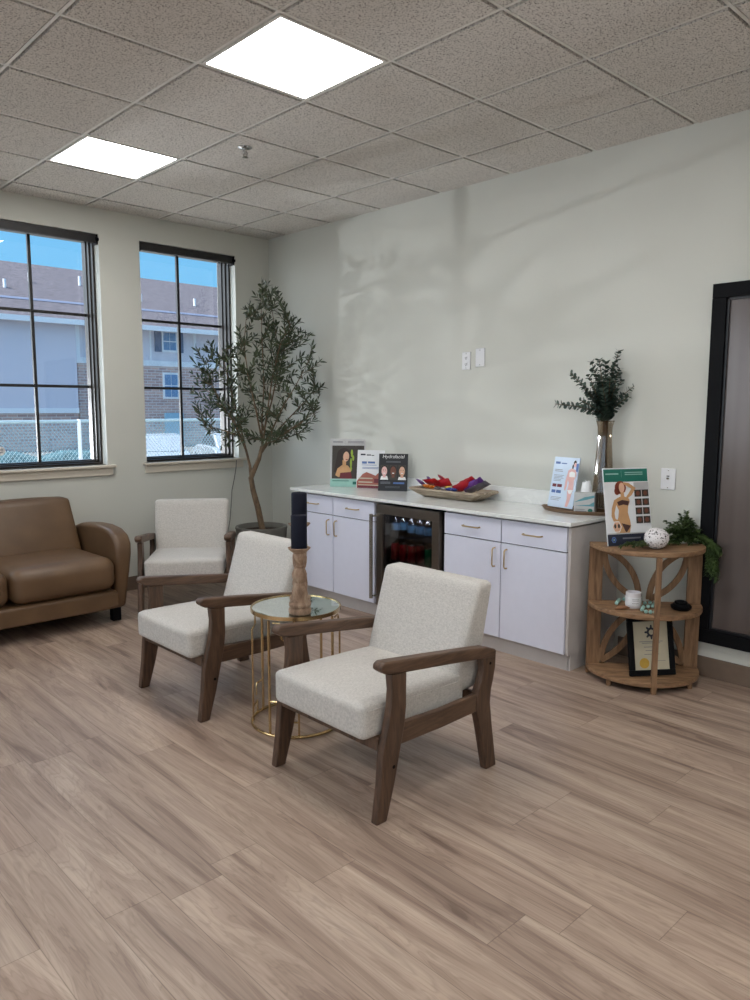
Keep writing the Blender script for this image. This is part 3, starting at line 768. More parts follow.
tips = [(262, 284), (266, 292), (256, 296), (272, 296), (246, 310), (298, 322), (293, 318), (309, 335), (312, 346), (319, 362), (322, 386), (318, 400), (314, 420), (300, 436), (240, 330), (197, 350), (210, 344), (194, 362), (188, 386), (196, 404), (206, 428), (204, 402), (222, 446), (213, 360), (232, 352), (284, 306), (276, 300)]
tries = 0
while len(tips) < 160 and tries < 6000:
    tries += 1
    x, y = rnd.uniform(186, 324), rnd.uniform(284, 450)
    if inside(x, y) and not (214 < x < 236 and y > 405 and rnd.random() < .7) and min((x-a)**2+(y-c)**2 for a, c in tips) > 30: tips.append((x, y))
lv = B()
def leaf(bm, base, d, up, L, Wd, fold=.15):
    d = d.normalized(); s = d.cross(up)
    if s.length < 1e-4: s = d.orthogonal()
    s.normalize(); nrm = s.cross(d).normalized()
    pts = []
    for f_, w in ((0, .10), (.3, .85), (.6, 1.0), (.85, .5), (1, 0)):
        c = base+d*(L*f_)+nrm*(-.12*L*f_*f_)
        pts.append((c+s*(Wd*w*.5)+nrm*(fold*Wd*w), c, c-s*(Wd*w*.5)+nrm*(fold*Wd*w)))
    rows = [[bm.verts.new(p) for p in (r_ if i < 4 else (r_[1],))] for i, r_ in enumerate(pts)]
    for a, c in zip(rows, rows[1:]):
        if len(c) == 3: bm.faces.new((a[0], a[1], c[1], c[0])); bm.faces.new((a[1], a[2], c[2], c[1]))
        else: bm.faces.new((a[0], a[1], c[0])); bm.faces.new((a[1], a[2], c[0]))
for (x, y) in tips:
    T = tp(x, y, rnd.uniform(-.26, .20)*(1 if x < 285 else .7))
    best = None
    for a, c in segs:
        for k in (0, .5, 1):
            b_ = a.lerp(c, k); dd = (b_-T).length+(.8 if b_.z > T.z-.08 else 0)+abs(dd_) if False else (b_-T).length+(.8 if b_.z > T.z-.06 else 0)
            if best is None or dd < best[0]: best = (dd, b_)
    A = best[1]; L = (T-A).length
    if L < .12: A = T+(A-T).normalized()*.16 if L > .01 else T-Vector((0, 0, .16)); L = (T-A).length
    mid = A.lerp(T, .5)+Vector((rnd.uniform(-.02, .02), rnd.uniform(-.02, .02), -.10*L))
    path = [(A*(1-s)**2+mid*2*s*(1-s)+T*s*s) for s in [i/8 for i in range(9)]]
    tube(q, [p-O for p in path], [.0035*(1-.7*i/8) for i in range(9)], 5)
    run = min(L, rnd.uniform(.26, .44)); sl = L; step = .019; k = 0; pos = 0
    while pos < run:
        s = 1-pos/L; p = A*(1-s)**2+mid*2*s*(1-s)+T*s*s
        s2 = max(0, s-.03); tdir = (p-(A*(1-s2)**2+mid*2*s2*(1-s2)+T*s2*s2))
        tdir = tdir.normalized() if tdir.length > 1e-6 else Vector((0, 0, 1))
        sd = tdir.orthogonal().normalized(); ang = k*1.6+rnd.uniform(-.5, .5)
        sd = Matrix.Rotation(ang, 3, tdir) @ sd
        for sg in (-1, 1):
            if rnd.random() < .14: continue
            d_ = (tdir*rnd.uniform(.55, 1.1)+sd*sg*rnd.uniform(.6, 1)+Vector((0, 0, .25))).normalized()
            Lf = rnd.uniform(.044, .076)
            e_ = p+d_*Lf
            if e_.x > -.012 or e_.y > -.015: continue
            leaf(lv, p-O, d_, Vector((rnd.uniform(-1, 1), rnd.uniform(-1, 1), rnd.uniform(.3, 1))), Lf, Lf*rnd.uniform(.23, .31))
        k += 1; pos += step
    leaf(lv, T-O, (T-mid).normalized(), Vector((0, 1, .2)), .045, .010)
obj('branches', q, 'tree_bark', tr, smooth=True, angle=60)
obj('foliage', lv, 'olive_leaf', tr)

# cord from the sill down behind the armchair
pts = [at(236.5, 460, 'y', -.055), at(236, 468, 'y', -.056), at(234.5, 478, 'y', -.02), at(232, 490, 'y', -.012), at(231.2, 505, 'y', -.012), at(230, 520, 'y', -.012), at(228, 532, 'y', -.012), at(226.5, 560, 'y', -.016)]
q = B(); tube(q, pts, .004, 6); tag(obj('hanging_cable', q, 'cord_grey', smooth=True), 'thin grey cord hanging from the sill down the wall behind the window armchair', 'cable')

# ------------------------------------------------------------------ printed displays
def display(name, label, cat, loc, rz, lean, W, Hh, mats, art, roll=0, easel='black'):
    t = thing(name, label, cat, loc, rot=(-math.radians(lean), math.radians(roll), math.radians(rz)))
    o = obj('card', bx((0, 0, 0), (W, .006, Hh)), mats, t, bevel=.0008)
    dy = -.0006
    for k, (nm_, mt_, polys) in enumerate(art):
        if not polys: continue
        sets = [[p] for p in polys] if nm_ in ('bikini', 'photo_subject', 'before_after_photo', 'grey_block') else [polys]
        for ps in sets:
            q = B()
            for p in ps: flat(q, [(a*W, c*Hh) for a, c in p], dy-.00035*k)
            obj(nm_, q, mt_, o)
    # rear strut
    ld = math.radians(lean)
    L = Hh*.55; q = B()
    zz = L; foot = Vector((W/2, 0, 0)); 
    # strut from the card's back at height L down to the table plane behind
    y_t = 2*L*math.tan(ld) if lean > 1 else .05
    a = Vector((0, .007, L)); c = Vector((0, .007+math.sin(ld)*0+2*L*math.sin(ld)*math.cos(ld), L-2*L*math.cos(ld)**2+.0))
    # end of strut in local frame: point on the table plane z_world=0
    w_end = Vector((0, 2*L*math.sin(ld)+.006, 0)); c = Matrix.Rotation(ld, 3, 'X') @ w_end
    for sx in (-.02, .02): pass
    v = [q.verts.new(p) for p in ((W/2-.02, a.y, a.z), (W/2+.02, a.y, a.z), (W/2+.03, c.y, c.z+.002), (W/2-.03, c.y, c.z+.002))]
    q.faces.new(v); obj('easel_strut', q, 'paper_grey', t, solid=.003)
    return t
def bars(x0, x1, z, n, h=.014, gap=.03, jag=0):
    r_ = random.Random(int(z*1000)); return [rect(x0, z-i*gap-h, x1-(r_.random()*jag), z-i*gap) for i in range(n)]
CT = .8745
def BP(px, x, rz_, W_, up=0):
    '''bottom left corner of a card of width W_ whose foot is centred at x'''
    p_ = at(px, 488, 'x', x); a_ = math.radians(rz_)
    return (x-math.cos(a_)*W_/2, p_.y-math.sin(a_)*W_/2, CT+up+.0008)
def faceart(cx, cz, s, skin, hair, dressed=None, tag_=''):
    """simple generic head: hair, neck, face, eyes, mouth"""
    return [('hair'+tag_, hair, [ell(cx, cz+.01*s, .115*s, .105*s)]), ('face'+tag_, skin, [ell(cx, cz, .082*s, .092*s), rect(cx-.035*s, cz-.14*s, cx+.035*s, cz-.05*s)]),
            ('features'+tag_, hair, [ell(cx-.03*s, cz+.015*s, .014*s, .006*s, 8), ell(cx+.03*s, cz+.015*s, .014*s, .006*s, 8)]), ('mouth'+tag_, 'lips', [ell(cx, cz-.045*s, .026*s, .009*s, 10)])]
a1 = [('header_text', 'text_grey', [rect(.08, .925, .36, .945)]+bars(.50, .95, .955, 2, .012, .028)+[rect(.42, .89, .425, .96)]),
      ('photo', 'photo_dark', [rect(.06, .17, .97, .86)]),
      ('green_blossom', 'lime_print', [ell(.62, .70, .035, .08, 10), ell(.66, .60, .03, .06, 10), ell(.60, .50, .03, .10, 10), ell(.60, .38, .028, .06, 10)]),
      ('long_hair', 'hair_dark', [ell(.40, .66, .20, .15), [(.20, .66), (.12, .30), (.28, .30), (.42, .50)]]),
      ('shoulders', 'skin_tan', [[(.16, .24), (.22, .38), (.38, .47), (.52, .44), (.60, .36), (.60, .28), (.25, .20)], rect(.36, .42, .46, .56)]),
      ('portrait', 'skin_light', [ell(.46, .63, .085, .105, 18, -.2)]),
      ('lips', 'lips', [ell(.48, .565, .035, .010, 10)]),
      ('dress', 'maroon', [[(.28, .17), (.30, .29), (.60, .31), (.64, .17)]]),
      ('mint_band', 'mint', [rect(.02, .0, .98, .165)]), ('band_text', 'teal_print', [rect(.08, .115, .55, .13), rect(.66, .05, .92, .11)])]
display('brochure_display', 'tall leaning brochure with long-haired woman and mint band, leftmost on counter', 'brochure', BP(347, -.215, -50, .285), -50, 9, .285, .385, 'paper_grey', a1)
a2 = [('title', 'print_navy', [rect(.12, .86, .30, .90), rect(.34, .855, .50, .885), rect(.52, .85, .62, .872)]),
      ('subtitle', 'blue_print', [rect(.18, .64, .36, .70), rect(.40, .65, .66, .70), rect(.18, .60, .72, .612)]+bars(.2, .8, .55, 2, .012, .03)),
      ('roofline', 'brick_print', [[(.02, 0), (.02, .18), (.22, .36), (.36, .42), (.52, .38), (.70, .33), (.86, .44), (.98, .40), (.98, 0)]]),
      ('photo_strips', 'parchment', [rect(.08, .24, .60, .27), rect(.08, .14, .60, .17), rect(.06, .07, .95, .09)]), ('photo_band', 'maroon', [rect(.06, 0, .96, .065), rect(.66, .14, .90, .25)])]
display('brochure_display', 'white and brick-red brochure card in the middle of three on the counter', 'brochure', BP(369.5, -.150, -62, .225), -62, 8, .225, .30, 'paper_white', a2)
a3 = [('title', 'white_print', []), ('tagline', 'text_grey', bars(.25, .75, .80, 2, .010, .025)),
      ('photos', 'photo_dark', [rect(.06, .30, .34, .70), rect(.37, .30, .64, .70), rect(.67, .30, .95, .70)]),
      ('shirt', 'white_print', [[(.06, .30), (.10, .40), (.30, .40), (.34, .30)], [(.67, .30), (.70, .38), (.92, .38), (.95, .30)]])]
for cx_, sk, hr in ((.20, 'skin_pink', 'hair_dark'), (.505, 'skin_dark', 'hair_dark'), (.81, 'skin_light', 'hair_dark')):
    a3 += [('hair', hr, [ell(cx_, .56, .125, .13)]), ('portrait', sk, [ell(cx_, .53, .098, .125), rect(cx_-.05, .36, cx_+.05, .46)]), ('smile', 'white_print', [ell(cx_, .475, .04, .014, 10)]), ('eyes', 'hair_dark', [ell(cx_-.038, .56, .018, .008, 8), ell(cx_+.038, .56, .018, .008, 8)])]
a3 += [('footer_text', 'text_grey', bars(.08, .42, .245, 3, .010, .022)+bars(.25, .75, .12, 2, .006, .03)), ('footer_badge', 'blue_print', [rect(.52, .19, .90, .235)])]
d3 = display('brochure_display', 'black leaflet display with three smiling face photos, right of two others', 'brochure', BP(392.5, -.165, -55, .225), -55, 9, .225, .285, 'print_black', a3)
def lettering(parent, body, size, x, z, mat, y=-.002, ital=0):
    c = bpy.data.curves.new('lettering', 'FONT'); c.body = body; c.size = size; c.align_x = 'CENTER'; c.shear = ital
    c.materials.append(MATS[mat]); o = bpy.data.objects.new('lettering', c); COL.objects.link(o); o.parent = parent
    bpy.context.view_layer.update(); me = bpy.data.meshes.new_from_object(o); bpy.data.objects.remove(o)
    o = bpy.data.objects.new('lettering', me); COL.objects.link(o); o.parent = parent
    o.location = (x, y, z); o.rotation_euler = (PI/2, 0, 0); return o
lettering(d3.children[0], 'Hydrafacial', .038, .112, .250, 'white_print', -.006, .2)
a4 = [('title', 'blue_print', [rect(.07, .86, .26, .905), rect(.30, .865, .52, .885)]), ('small_text', 'text_grey', bars(.08, .42, .75, 2, .010, .03, .1)+bars(.08, .48, .64, 5, .008, .028, .12)+bars(.08, .5, .20, 3, .008, .028, .1)),
      ('photo_pair', 'maroon', [rect(.08, .40, .24, .46), rect(.27, .40, .46, .46)]), ('photo_row', 'blue_print', [rect(.08, .28, .24, .34), rect(.27, .28, .46, .34)]),
      ('bending_hair', 'hair_dark', [ell(.84, .90, .055, .05), ell(.78, .82, .03, .05)]),
      ('figure', 'skin_pink', [ell(.86, .86, .045, .045), [(.60, .62), (.62, .74), (.74, .79), (.92, .76), (.96, .66), (.90, .55), (.92, .42), (.92, .34), (.70, .34), (.72, .50)], [(.60, .66), (.66, .66), (.66, .44), (.62, .34), (.57, .36), (.57, .5)], [(.70, .34), (.90, .34), (.86, .16), (.80, .03), (.70, .03), (.74, .18)]]),
      ('bikini', 'white_print', [[(.68, .70), (.76, .73), (.90, .71), (.92, .62), (.70, .62)], [(.70, .36), (.92, .37), (.86, .29), (.78, .29)]]), ('towel', 'blue_print', [[(.90, .88), (1.0, .90), (.99, .72), (.92, .74)]])]
display('brochure_display', 'pale blue, glare-tinted glossy brochure with a standing figure, leaning on the dark tray', 'brochure', BP(560, -.155, -100, .205, .016), -100, 11, .205, .315, 'glare_blue', a4)  # card colour includes the bluish wash of window glare
a5 = [('teal_header', 'teal_print', [rect(.01, .82, .985, .985)]), ('header_text', 'mint', [rect(.05, .915, .34, .932)]+bars(.48, .88, .945, 2, .012, .026)+[rect(.40, .88, .404, .965)]),
      ('grey_block', 'paper_grey', [rect(.66, .70, .99, .81)]+[rect(0.02, .145, .98, .16)]),
      ('hair', 'hair_red', [ell(.36, .745, .125, .085), ell(.28, .70, .06, .05)]),
      ('figure', 'skin_tan', [[(.22, .56), (.27, .61), (.35, .63), (.355, .69), (.43, .69), (.43, .63), (.53, .60), (.545, .56), (.50, .50), (.485, .42), (.52, .32), (.535, .25), (.50, .16), (.20, .16), (.21, .27), (.27, .37), (.29, .45)],
                              [(.50, .60), (.60, .645), (.70, .735), (.55, .80), (.43, .815), (.43, .79), (.60, .725), (.53, .665), (.47, .62)],
                              [(.28, .61), (.20, .585), (.14, .48), (.12, .38), (.16, .31), (.30, .27), (.31, .30), (.20, .35), (.19, .42), (.24, .52)]]),
      ('portrait', 'skin_light', [ell(.385, .745, .062, .065, 16, -.3)]),
      ('bikini', 'bikini_brown', [[(.26, .56), (.38, .585), (.53, .565), (.50, .51), (.40, .525), (.29, .51)], [(.33, .285), (.53, .25), (.50, .22), (.43, .165), (.40, .18)]]),
      ('before_after_photo', 'photo_dark', [rect(.66+.165*i, .62-.115*j, .81+.165*i, .71-.115*j) for i in (0, 1) for j in range(4)]),
      ('photo_subject', 'skin_dark', [ell(.735+.165*i, .665-.115*j, .045, .032, 10) for i in (0, 1) for j in range(4)]),
      ('inset_frame', 'white_print', [ell(.22, .24, .105, .082, 6)]), ('inset_photo', 'skin_light', [ell(.22, .24, .09, .07, 6)]), ('inset_subject', 'photo_dark', [ell(.18, .25, .025, .03, 8), ell(.26, .25, .025, .03, 8)]),
      ('navy_footer', 'print_navy', [rect(0, 0, 1, .145)]), ('emblem', 'blue_print', [ell(.13, .075, .055, .042, 6)]), ('emblem_core', 'print_navy', [ell(.13, .075, .03, .024, 6)]), ('emblem_star', 'mint', [ell(.13, .075, .016, .012, 6)]), ('footer_text', 'text_grey', [rect(.32, .08, .72, .10)])]
# ------------------------------------------------------------------ corner shelf
SM = Vector((-.245, -3.875, 0)); sd_ = Vector((.64, -.768, 0)).normalized(); sn_ = Vector((-.768, -.64, 0)).normalized()
SR = .305; ST, SMD, SBT = .76, .425, .06
rz = math.atan2(sd_.y, sd_.x)
t = thing('corner_shelf', 'half-round wooden three-tier shelf between the cabinets and black framed panel', 'shelf', SM, rz)
def half_disc(z0, z1, r):
    pts = [(-r, .02), ]+[(r*math.cos(a), -r*math.sin(a)) for a in [PI-PI*i/28 for i in range(29)]]+[(r, .02)]
    return prism(B(), pts, 'z', z0, z1)
shs = []
for z, r in ((ST, SR), (SMD, SR), (SBT, SR)): shs.append(obj('shelf_board', half_disc(z-.025, z, r), 'natural_board', t, bevel=.004))
for s in (-1, 1):
    for z0, z1 in ((0.0, ST-.0255),):
        obj('back_board', bx((s*SR-(.075 if s > 0 else -.0), -.002, z0) if s > 0 else (-SR, -.002, z0), (SR, .018, z1) if s > 0 else (-SR+.075, .018, z1)), 'natural_wood', t, bevel=.002)
obj('front_post', bx((-.014, -SR+.002-.004, 0), (.014, -SR+.022, ST-.0255)), 'natural_wood', t, bevel=.003)
for a in (PI*.23, PI*.77):
    x, y = SR*.93*math.cos(a), -SR*.93*math.sin(a); obj('foot', bx((x-.011, y-.011, 0), (x+.011, y+.011, SBT-.0255)), 'natural_wood', t)
def arc_board(p0, p1, bow, w=.033):
    """flat curved slat from p0 to p1 in the back plane, bowed by bow"""
    p0, p1 = Vector(p0), Vector(p1); d = (p1-p0); nrm = Vector((-d.y, d.x)).normalized(); q = B(); Lp, Rp = [], []
    for i in range(15):
        s = i/14; c = p0+d*s+nrm*(bow*4*s*(1-s)); tg = (d+nrm*(bow*4*(1-2*s))).normalized(); m_ = Vector((-tg.y, tg.x))
        Lp.append((c+m_*w/2)); Rp.append((c-m_*w/2))
    return strip_prism(q, [tuple(v) for v in Lp], [tuple(v) for v in Rp], 'y', -.002, .014)
xe = SR-.08
for s in (-1, 1):
    for bow in (.055, -.055):
        obj('curved_slat', arc_board((s*xe, ST-.04), (s*.028, SMD+.015), bow), 'natural_wood', t, bevel=.002)
        obj('curved_slat', arc_board((s*xe, SBT+.015), (s*.028, SMD-.04), bow*.9), 'natural_wood', t, bevel=.002)
p = at(608, 546.5, 'z', ST)
display('brochure_display', 'large leaning brochure with teal header and red-haired figure on corner shelf', 'brochure', (p.x, p.y, ST+.0012), -27, 11, .285, .425, 'paper_white', a5)
# ball
p = at(656.5, 537.5, 'z', ST+.062)
q = B(); sphere(q, (0, 0, .0575), .0635, (1, 1, .9), 32, 20); o = obj('decorative_ball', q, 'speckled_ceramic', smooth=True); o.location = (p.x, p.y, ST+.0005); tag(o, 'white speckled decorative ball on top of the corner shelf', 'ornament')
# trailing fern
FB = at(686, 543, 'z', ST+.015); FB = Vector((-.09, -4.01, ST+.004))
t = thing('trailing_plant', 'green trailing faux fern spilling over the right of the corner shelf', 'plant', FB)
lf = B(); stq = B(); rf = random.Random(11)
tg_ = []
for k in range(58):   # upper mass
    px, py = rf.uniform(664, 702), rf.uniform(512, 546)
    if py < 512+abs(px-684)*.9: py = 514+abs(px-684)*.9
    tg_.append((px, py, rf.uniform(-.10, .10)))
tg_ += [(687, 511, 0), (680, 514, .02), (692, 518, 0), (664, 521, .02), (700, 531, -.05), (702, 535, -.05)]
for k in range(18): tg_.append((rf.uniform(701, 714), rf.uniform(548, 584), -.06))
for px, py in ((620, 547), (632, 547), (641, 546), (626, 545), (648, 545), (636, 544)): tg_.append((px, py, 99))
Df = depth(FB)
for px, py, dz in tg_:
    T = dep(px, py, Df+dz) if dz < 9 else at(px, py, 'z', ST+.016); T.x = min(T.x, -.055)
    if py > 547: T.z = min(T.z, ST)
    hang = T.z < ST-.02
    st_ = Vector((0, 0, .01))
    if px < 655: st_ = at(min(px+16, 652), py+1, 'z', ST+.014)-FB
    if hang:
        # over the right edge of the top board, then down
        e = SM+sd_*(SR+.035)+Vector((rf.uniform(-.03, .0), rf.uniform(-.04, .02), ST+.02)); e.x = min(e.x, -.05)
        T = Vector((min(-.05, e.x-.01+rf.uniform(-.02, .02)), e.y-rf.uniform(0, .05), T.z))
        path = [st_, (e-FB)*.5+Vector((0, 0, .05)), e-FB, (T-FB)*.5+(e-FB)*.5+Vector((0, -.01, 0)), T-FB]
    else: path = ([Vector((0, 0, .01))] if px < 655 else [])+[st_, (T-FB)*.5+st_*.5+Vector((0, 0, .03)), T-FB]
    # resample smooth
    out_ = []
    n = 10 if not hang else 18
    for i in range(n+1):
        s = i/n*(len(path)-1); j = min(int(s), len(path)-2); f_ = s-j
        out_.append(Vector(path[j]).lerp(Vector(path[j+1]), f_))
    for _ in range(3): out_ = [out_[0]]+[(out_[i-1]+out_[i]*2+out_[i+1])/4 for i in range(1, n)]+[out_[-1]]
    for o_ in out_:
        w = o_+FB
        if w.z < ST+.012 and (Vector((w.x, w.y, 0))-SM).length < SR+.02 and not hang: o_.z = ST+.012-FB.z
    tube(stq, out_, .0012, 4)
    for i in range(1, len(out_)):
        p0, p1 = out_[i-1], out_[i]; td = (p1-p0).normalized() if (p1-p0).length > 1e-6 else Vector((0, 0, 1))
        for f_ in (.0, .33, .66):
            pp = p0.lerp(p1, f_)
            for sg in (-1, 1):
                sdv = Matrix.Rotation(rf.uniform(-.8, .8), 3, td) @ (td.cross(Vector((.3, .2, .93))).normalized() if abs(td.z) < .95 else Vector((.7, -.7, 0)))
                dl = (td*.6+sdv*sg).normalized(); Ll = rf.uniform(.014, .026)
                e_ = pp+dl*Ll+FB
                if e_.x > -.004 or (e_.z < ST+.002 and not hang): continue
                leaf(lf, pp, dl, Vector((rf.uniform(-.3, .3), rf.uniform(-.3, .3), 1)), Ll, Ll*.5)
obj('stems', stq, 'fern_leaf', t); obj('fronds', lf, 'fern_leaf', t)
# middle shelf: candle jar, beads, driftwood, black dish
MZ = SMD+.0008
p = at(633, 607.5, 'z', SMD)
t = thing('jar_candle', 'small white labelled jar candle on the middle corner shelf', 'candle', (p.x, p.y, MZ))
q = B(); lathe(q, [(0, 0), (.036, 0), (.040, .004), (.041, .085), (.038, .087), (.037, .070), (0, .070)], 28); obj('jar', q, 'glass_white', t, smooth=True, angle=50)
q = B(); lathe(q, [(.0418, .018), (.0422, .020), (.0426, .062), (.0420, .064)], 28); lb = obj('sleeve', q, 'paper_white', t, smooth=True)
q = B(); 
for i, z in enumerate((.052, .044, .030)):
    for a in range(-3, 4):
        an = math.radians(222+a*7); an2 = math.radians(222+a*7+4.5); q.faces.new([q.verts.new((.0430*math.cos(x_), .0430*math.sin(x_), z_)) for x_, z_ in ((an, z), (an2, z), (an2, z+.003), (an, z+.003))])
obj('print', q, 'text_grey', lb)
bd = thing('bead_garland', 'string of pale aqua beads curled around the jar candle', 'garland', at(636, 609, 'z', MZ))
path = [(616.5, 603), (619, 600), (624, 599), (629, 600.5), (640, 601.5), (645, 603), (650, 602.5), (655, 603.5), (652.5, 606), (648, 606.5), (643.5, 607), (642, 609.5), (646, 611.5), (650.5, 612), (655, 612.2), (659.5, 612)]
bq = B(); pr_ = None
pts = [at(a, c, 'z', MZ+.011) for a, c in path]
dense = []
for a, c in zip(pts, pts[1:]):
    n = max(1, int((c-a).length/.021)); dense += [a.lerp(c, i/n) for i in range(n)]
O2 = Vector(bd.location); k = 0
keep = []
for p_ in dense:
    if all((p_-w).length > .0195 for w in keep): keep.append(p_)
bp = None
for p_ in keep:
    if (Vector((p_.x, p_.y, 0))-Vector((p.x, p.y, 0))).length < .052: continue
    if bp is None:
        q = B(); sphere(q, (0, 0, 0), .0105, (1, 1, 1), 12, 8); bp = obj('bead', q, 'aqua_bead', bd, smooth=True); bp.location = p_-O2
    else:
        c = bp.copy(); COL.objects.link(c); c.parent = bd; c.location = p_-O2
p = at(622.5, 609.5, 'z', MZ)
q = B(); tube(q, [(-.045, 0, .006), (-.02, .006, .010), (.01, -.002, .012), (.045, .004, .006)], [.004, .010, .012, .003], 8); o = obj('driftwood', q, 'driftwood', smooth=True); o.location = (p.x, p.y, MZ); o.rotation_euler = (0, 0, math.radians(-30)); tag(o, 'small brown piece of driftwood at the front left of middle shelf', 'driftwood')
p = at(681, 609.5, 'z', MZ)
t = thing('wooden_dish', 'small black dish on the right of the middle corner shelf', 'dish', (p.x, p.y, MZ))
q = B(); lathe(q, [(0, 0), (.040, 0), (.052, .010), (.055, .022), (.050, .024), (.044, .014), (0, .008)], 28); obj('bowl', q, 'black_matte', t, smooth=True, angle=50)
q = B(); torus(q, .036, .009, (0, 0, .026), 28, 8); torus(q, .026, .008, (.004, .004, .038), 24, 8); obj('coiled_strap', q, 'black_matte', t, smooth=True)
# framed certificate
p = at(630.5, 677, 'z', SBT)
W, Hh = .262, .325
t = thing('framed_certificate', 'certificate with gold seal in a black frame on the bottom shelf', 'picture frame', (p.x, p.y, SBT+.0012), rot=(-math.radians(13), 0, math.radians(-36)))
q = B(); f_ = .032
for a, c in (((0, 0), (W, f_)), ((0, Hh-f_), (W, Hh)), ((0, f_), (f_, Hh-f_)), ((W-f_, f_), (W, Hh-f_))): box(q, (a[0], -.004, a[1]), (c[0], .018, c[1]))
obj('frame', q, 'black_matte', t, bevel=.004)
pg = obj('certificate', bx((f_, .004, f_), (W-f_, .012, Hh-f_)), 'parchment', t)
q = B()
for k in range(8):
    a = 2*PI*k/8; flat(q, ell(W*.52+.030*math.cos(a), Hh*.72+.030*math.sin(a), .010, .006, 8, a), .0034)
ring_ = ell(W*.52, Hh*.72, .026, .026, 20); flat(q, ring_, .0032); obj('crest', q, 'print_navy', pg)
q = B(); flat(q, ell(W*.52, Hh*.72, .014, .014, 16), .0028); obj('crest_centre', q, 'parchment', pg)
q = B()
for k, (z, w_) in enumerate(((.56, .26), (.535, .20), (.47, .16), (.41, .13), (.35, .16))): flat(q, rect(W*(.5-w_), Hh*z, W*(.5+w_), Hh*(z+.010)), .0034)
flat(q, rect(W*.60, Hh*.24, W*.80, Hh*.246), .0034); obj('script_text', q, 'text_grey', pg)
q = B(); flat(q, ell(W*.33, Hh*.21, .028, .028, 24), .0030); obj('seal', q, 'gold_seal', pg)

# ------------------------------------------------------------------ counter items
# dough bowl
yR = at(476, 490, 'x', -.30).y; yL = at(408, 486, 'x', -.30).y
DB = Vector((-.172, (yR+yL)/2, CT)); HL = (yL-yR)/2
t = thing('dough_bowl', 'long weathered wooden dough bowl of snacks on the counter', 'bowl', DB)
a_o, b_o = .31, .115
def rr_loop(L, Wd, z, r, n=7):
    pts = []
    for sx, sy, a0 in ((1, 1, 0), (-1, 1, PI/2), (-1, -1, PI), (1, -1, 1.5*PI)):
        for i in range(n):
            a = a0+PI/2*i/(n-1); pts.append((sx*(Wd-r)+r*math.cos(a), sy*(L-r)+r*math.sin(a), z))
    return pts
q = B()
loops = [rr_loop(HL-.085, .065, 0, .02), rr_loop(HL-.045, .098, .026, .02), rr_loop(HL, .132, .056, .018), rr_loop(HL-.003, .130, .066, .018), rr_loop(HL-.032, .108, .062, .02), rr_loop(HL-.07, .080, .026, .02), rr_loop(HL-.10, .060, .016, .02)]
R_ = [[q.verts.new(p) for p in l] for l in loops]
for a, c in zip(R_, R_[1:]):
    n = len(a)
    for i in range(n): q.faces.new((a[i], a[(i+1) % n], c[(i+1) % n], c[i]))
q.faces.new(R_[0][::-1]); q.faces.new(R_[-1])
for v in q.verts: v.co.z += .006*math.sin(v.co.y*21)*(v.co.z/.06)
obj('carved_shell', q, 'bowl_wood', t, smooth=True, angle=45)
def packet_bm(L, Wd, Th):
    q = B(); nx, ny = 8, 6; gr = {}
    for s in (-1, 1):
        for i in range(nx+1):
            for j in range(ny+1):
                u, v = 2*i/nx-1, 2*j/ny-1
                e = max(0, 1-abs(u)**3)*max(0, 1-v**2)
                if abs(u) > .86: e *= .1
                edge = i in (0, nx) or j in (0, ny)
                k = (i, j, 0 if edge else s)
                if k not in gr: gr[k] = q.verts.new((u*L/2, v*Wd/2+.0015*math.sin(i*2.1), s*Th/2*e**.6 if not edge else 0))
    for s in (-1, 1):
        for i in range(nx):
            for j in range(ny):
                f = []
                for a, c in ((i, j), (i+1, j), (i+1, j+1), (i, j+1)):
                    edge = a in (0, nx) or c in (0, ny); f.append(gr[(a, c, 0 if edge else s)])
                try: q.faces.new(f if s > 0 else f[::-1])
                except Exception: pass
    return q
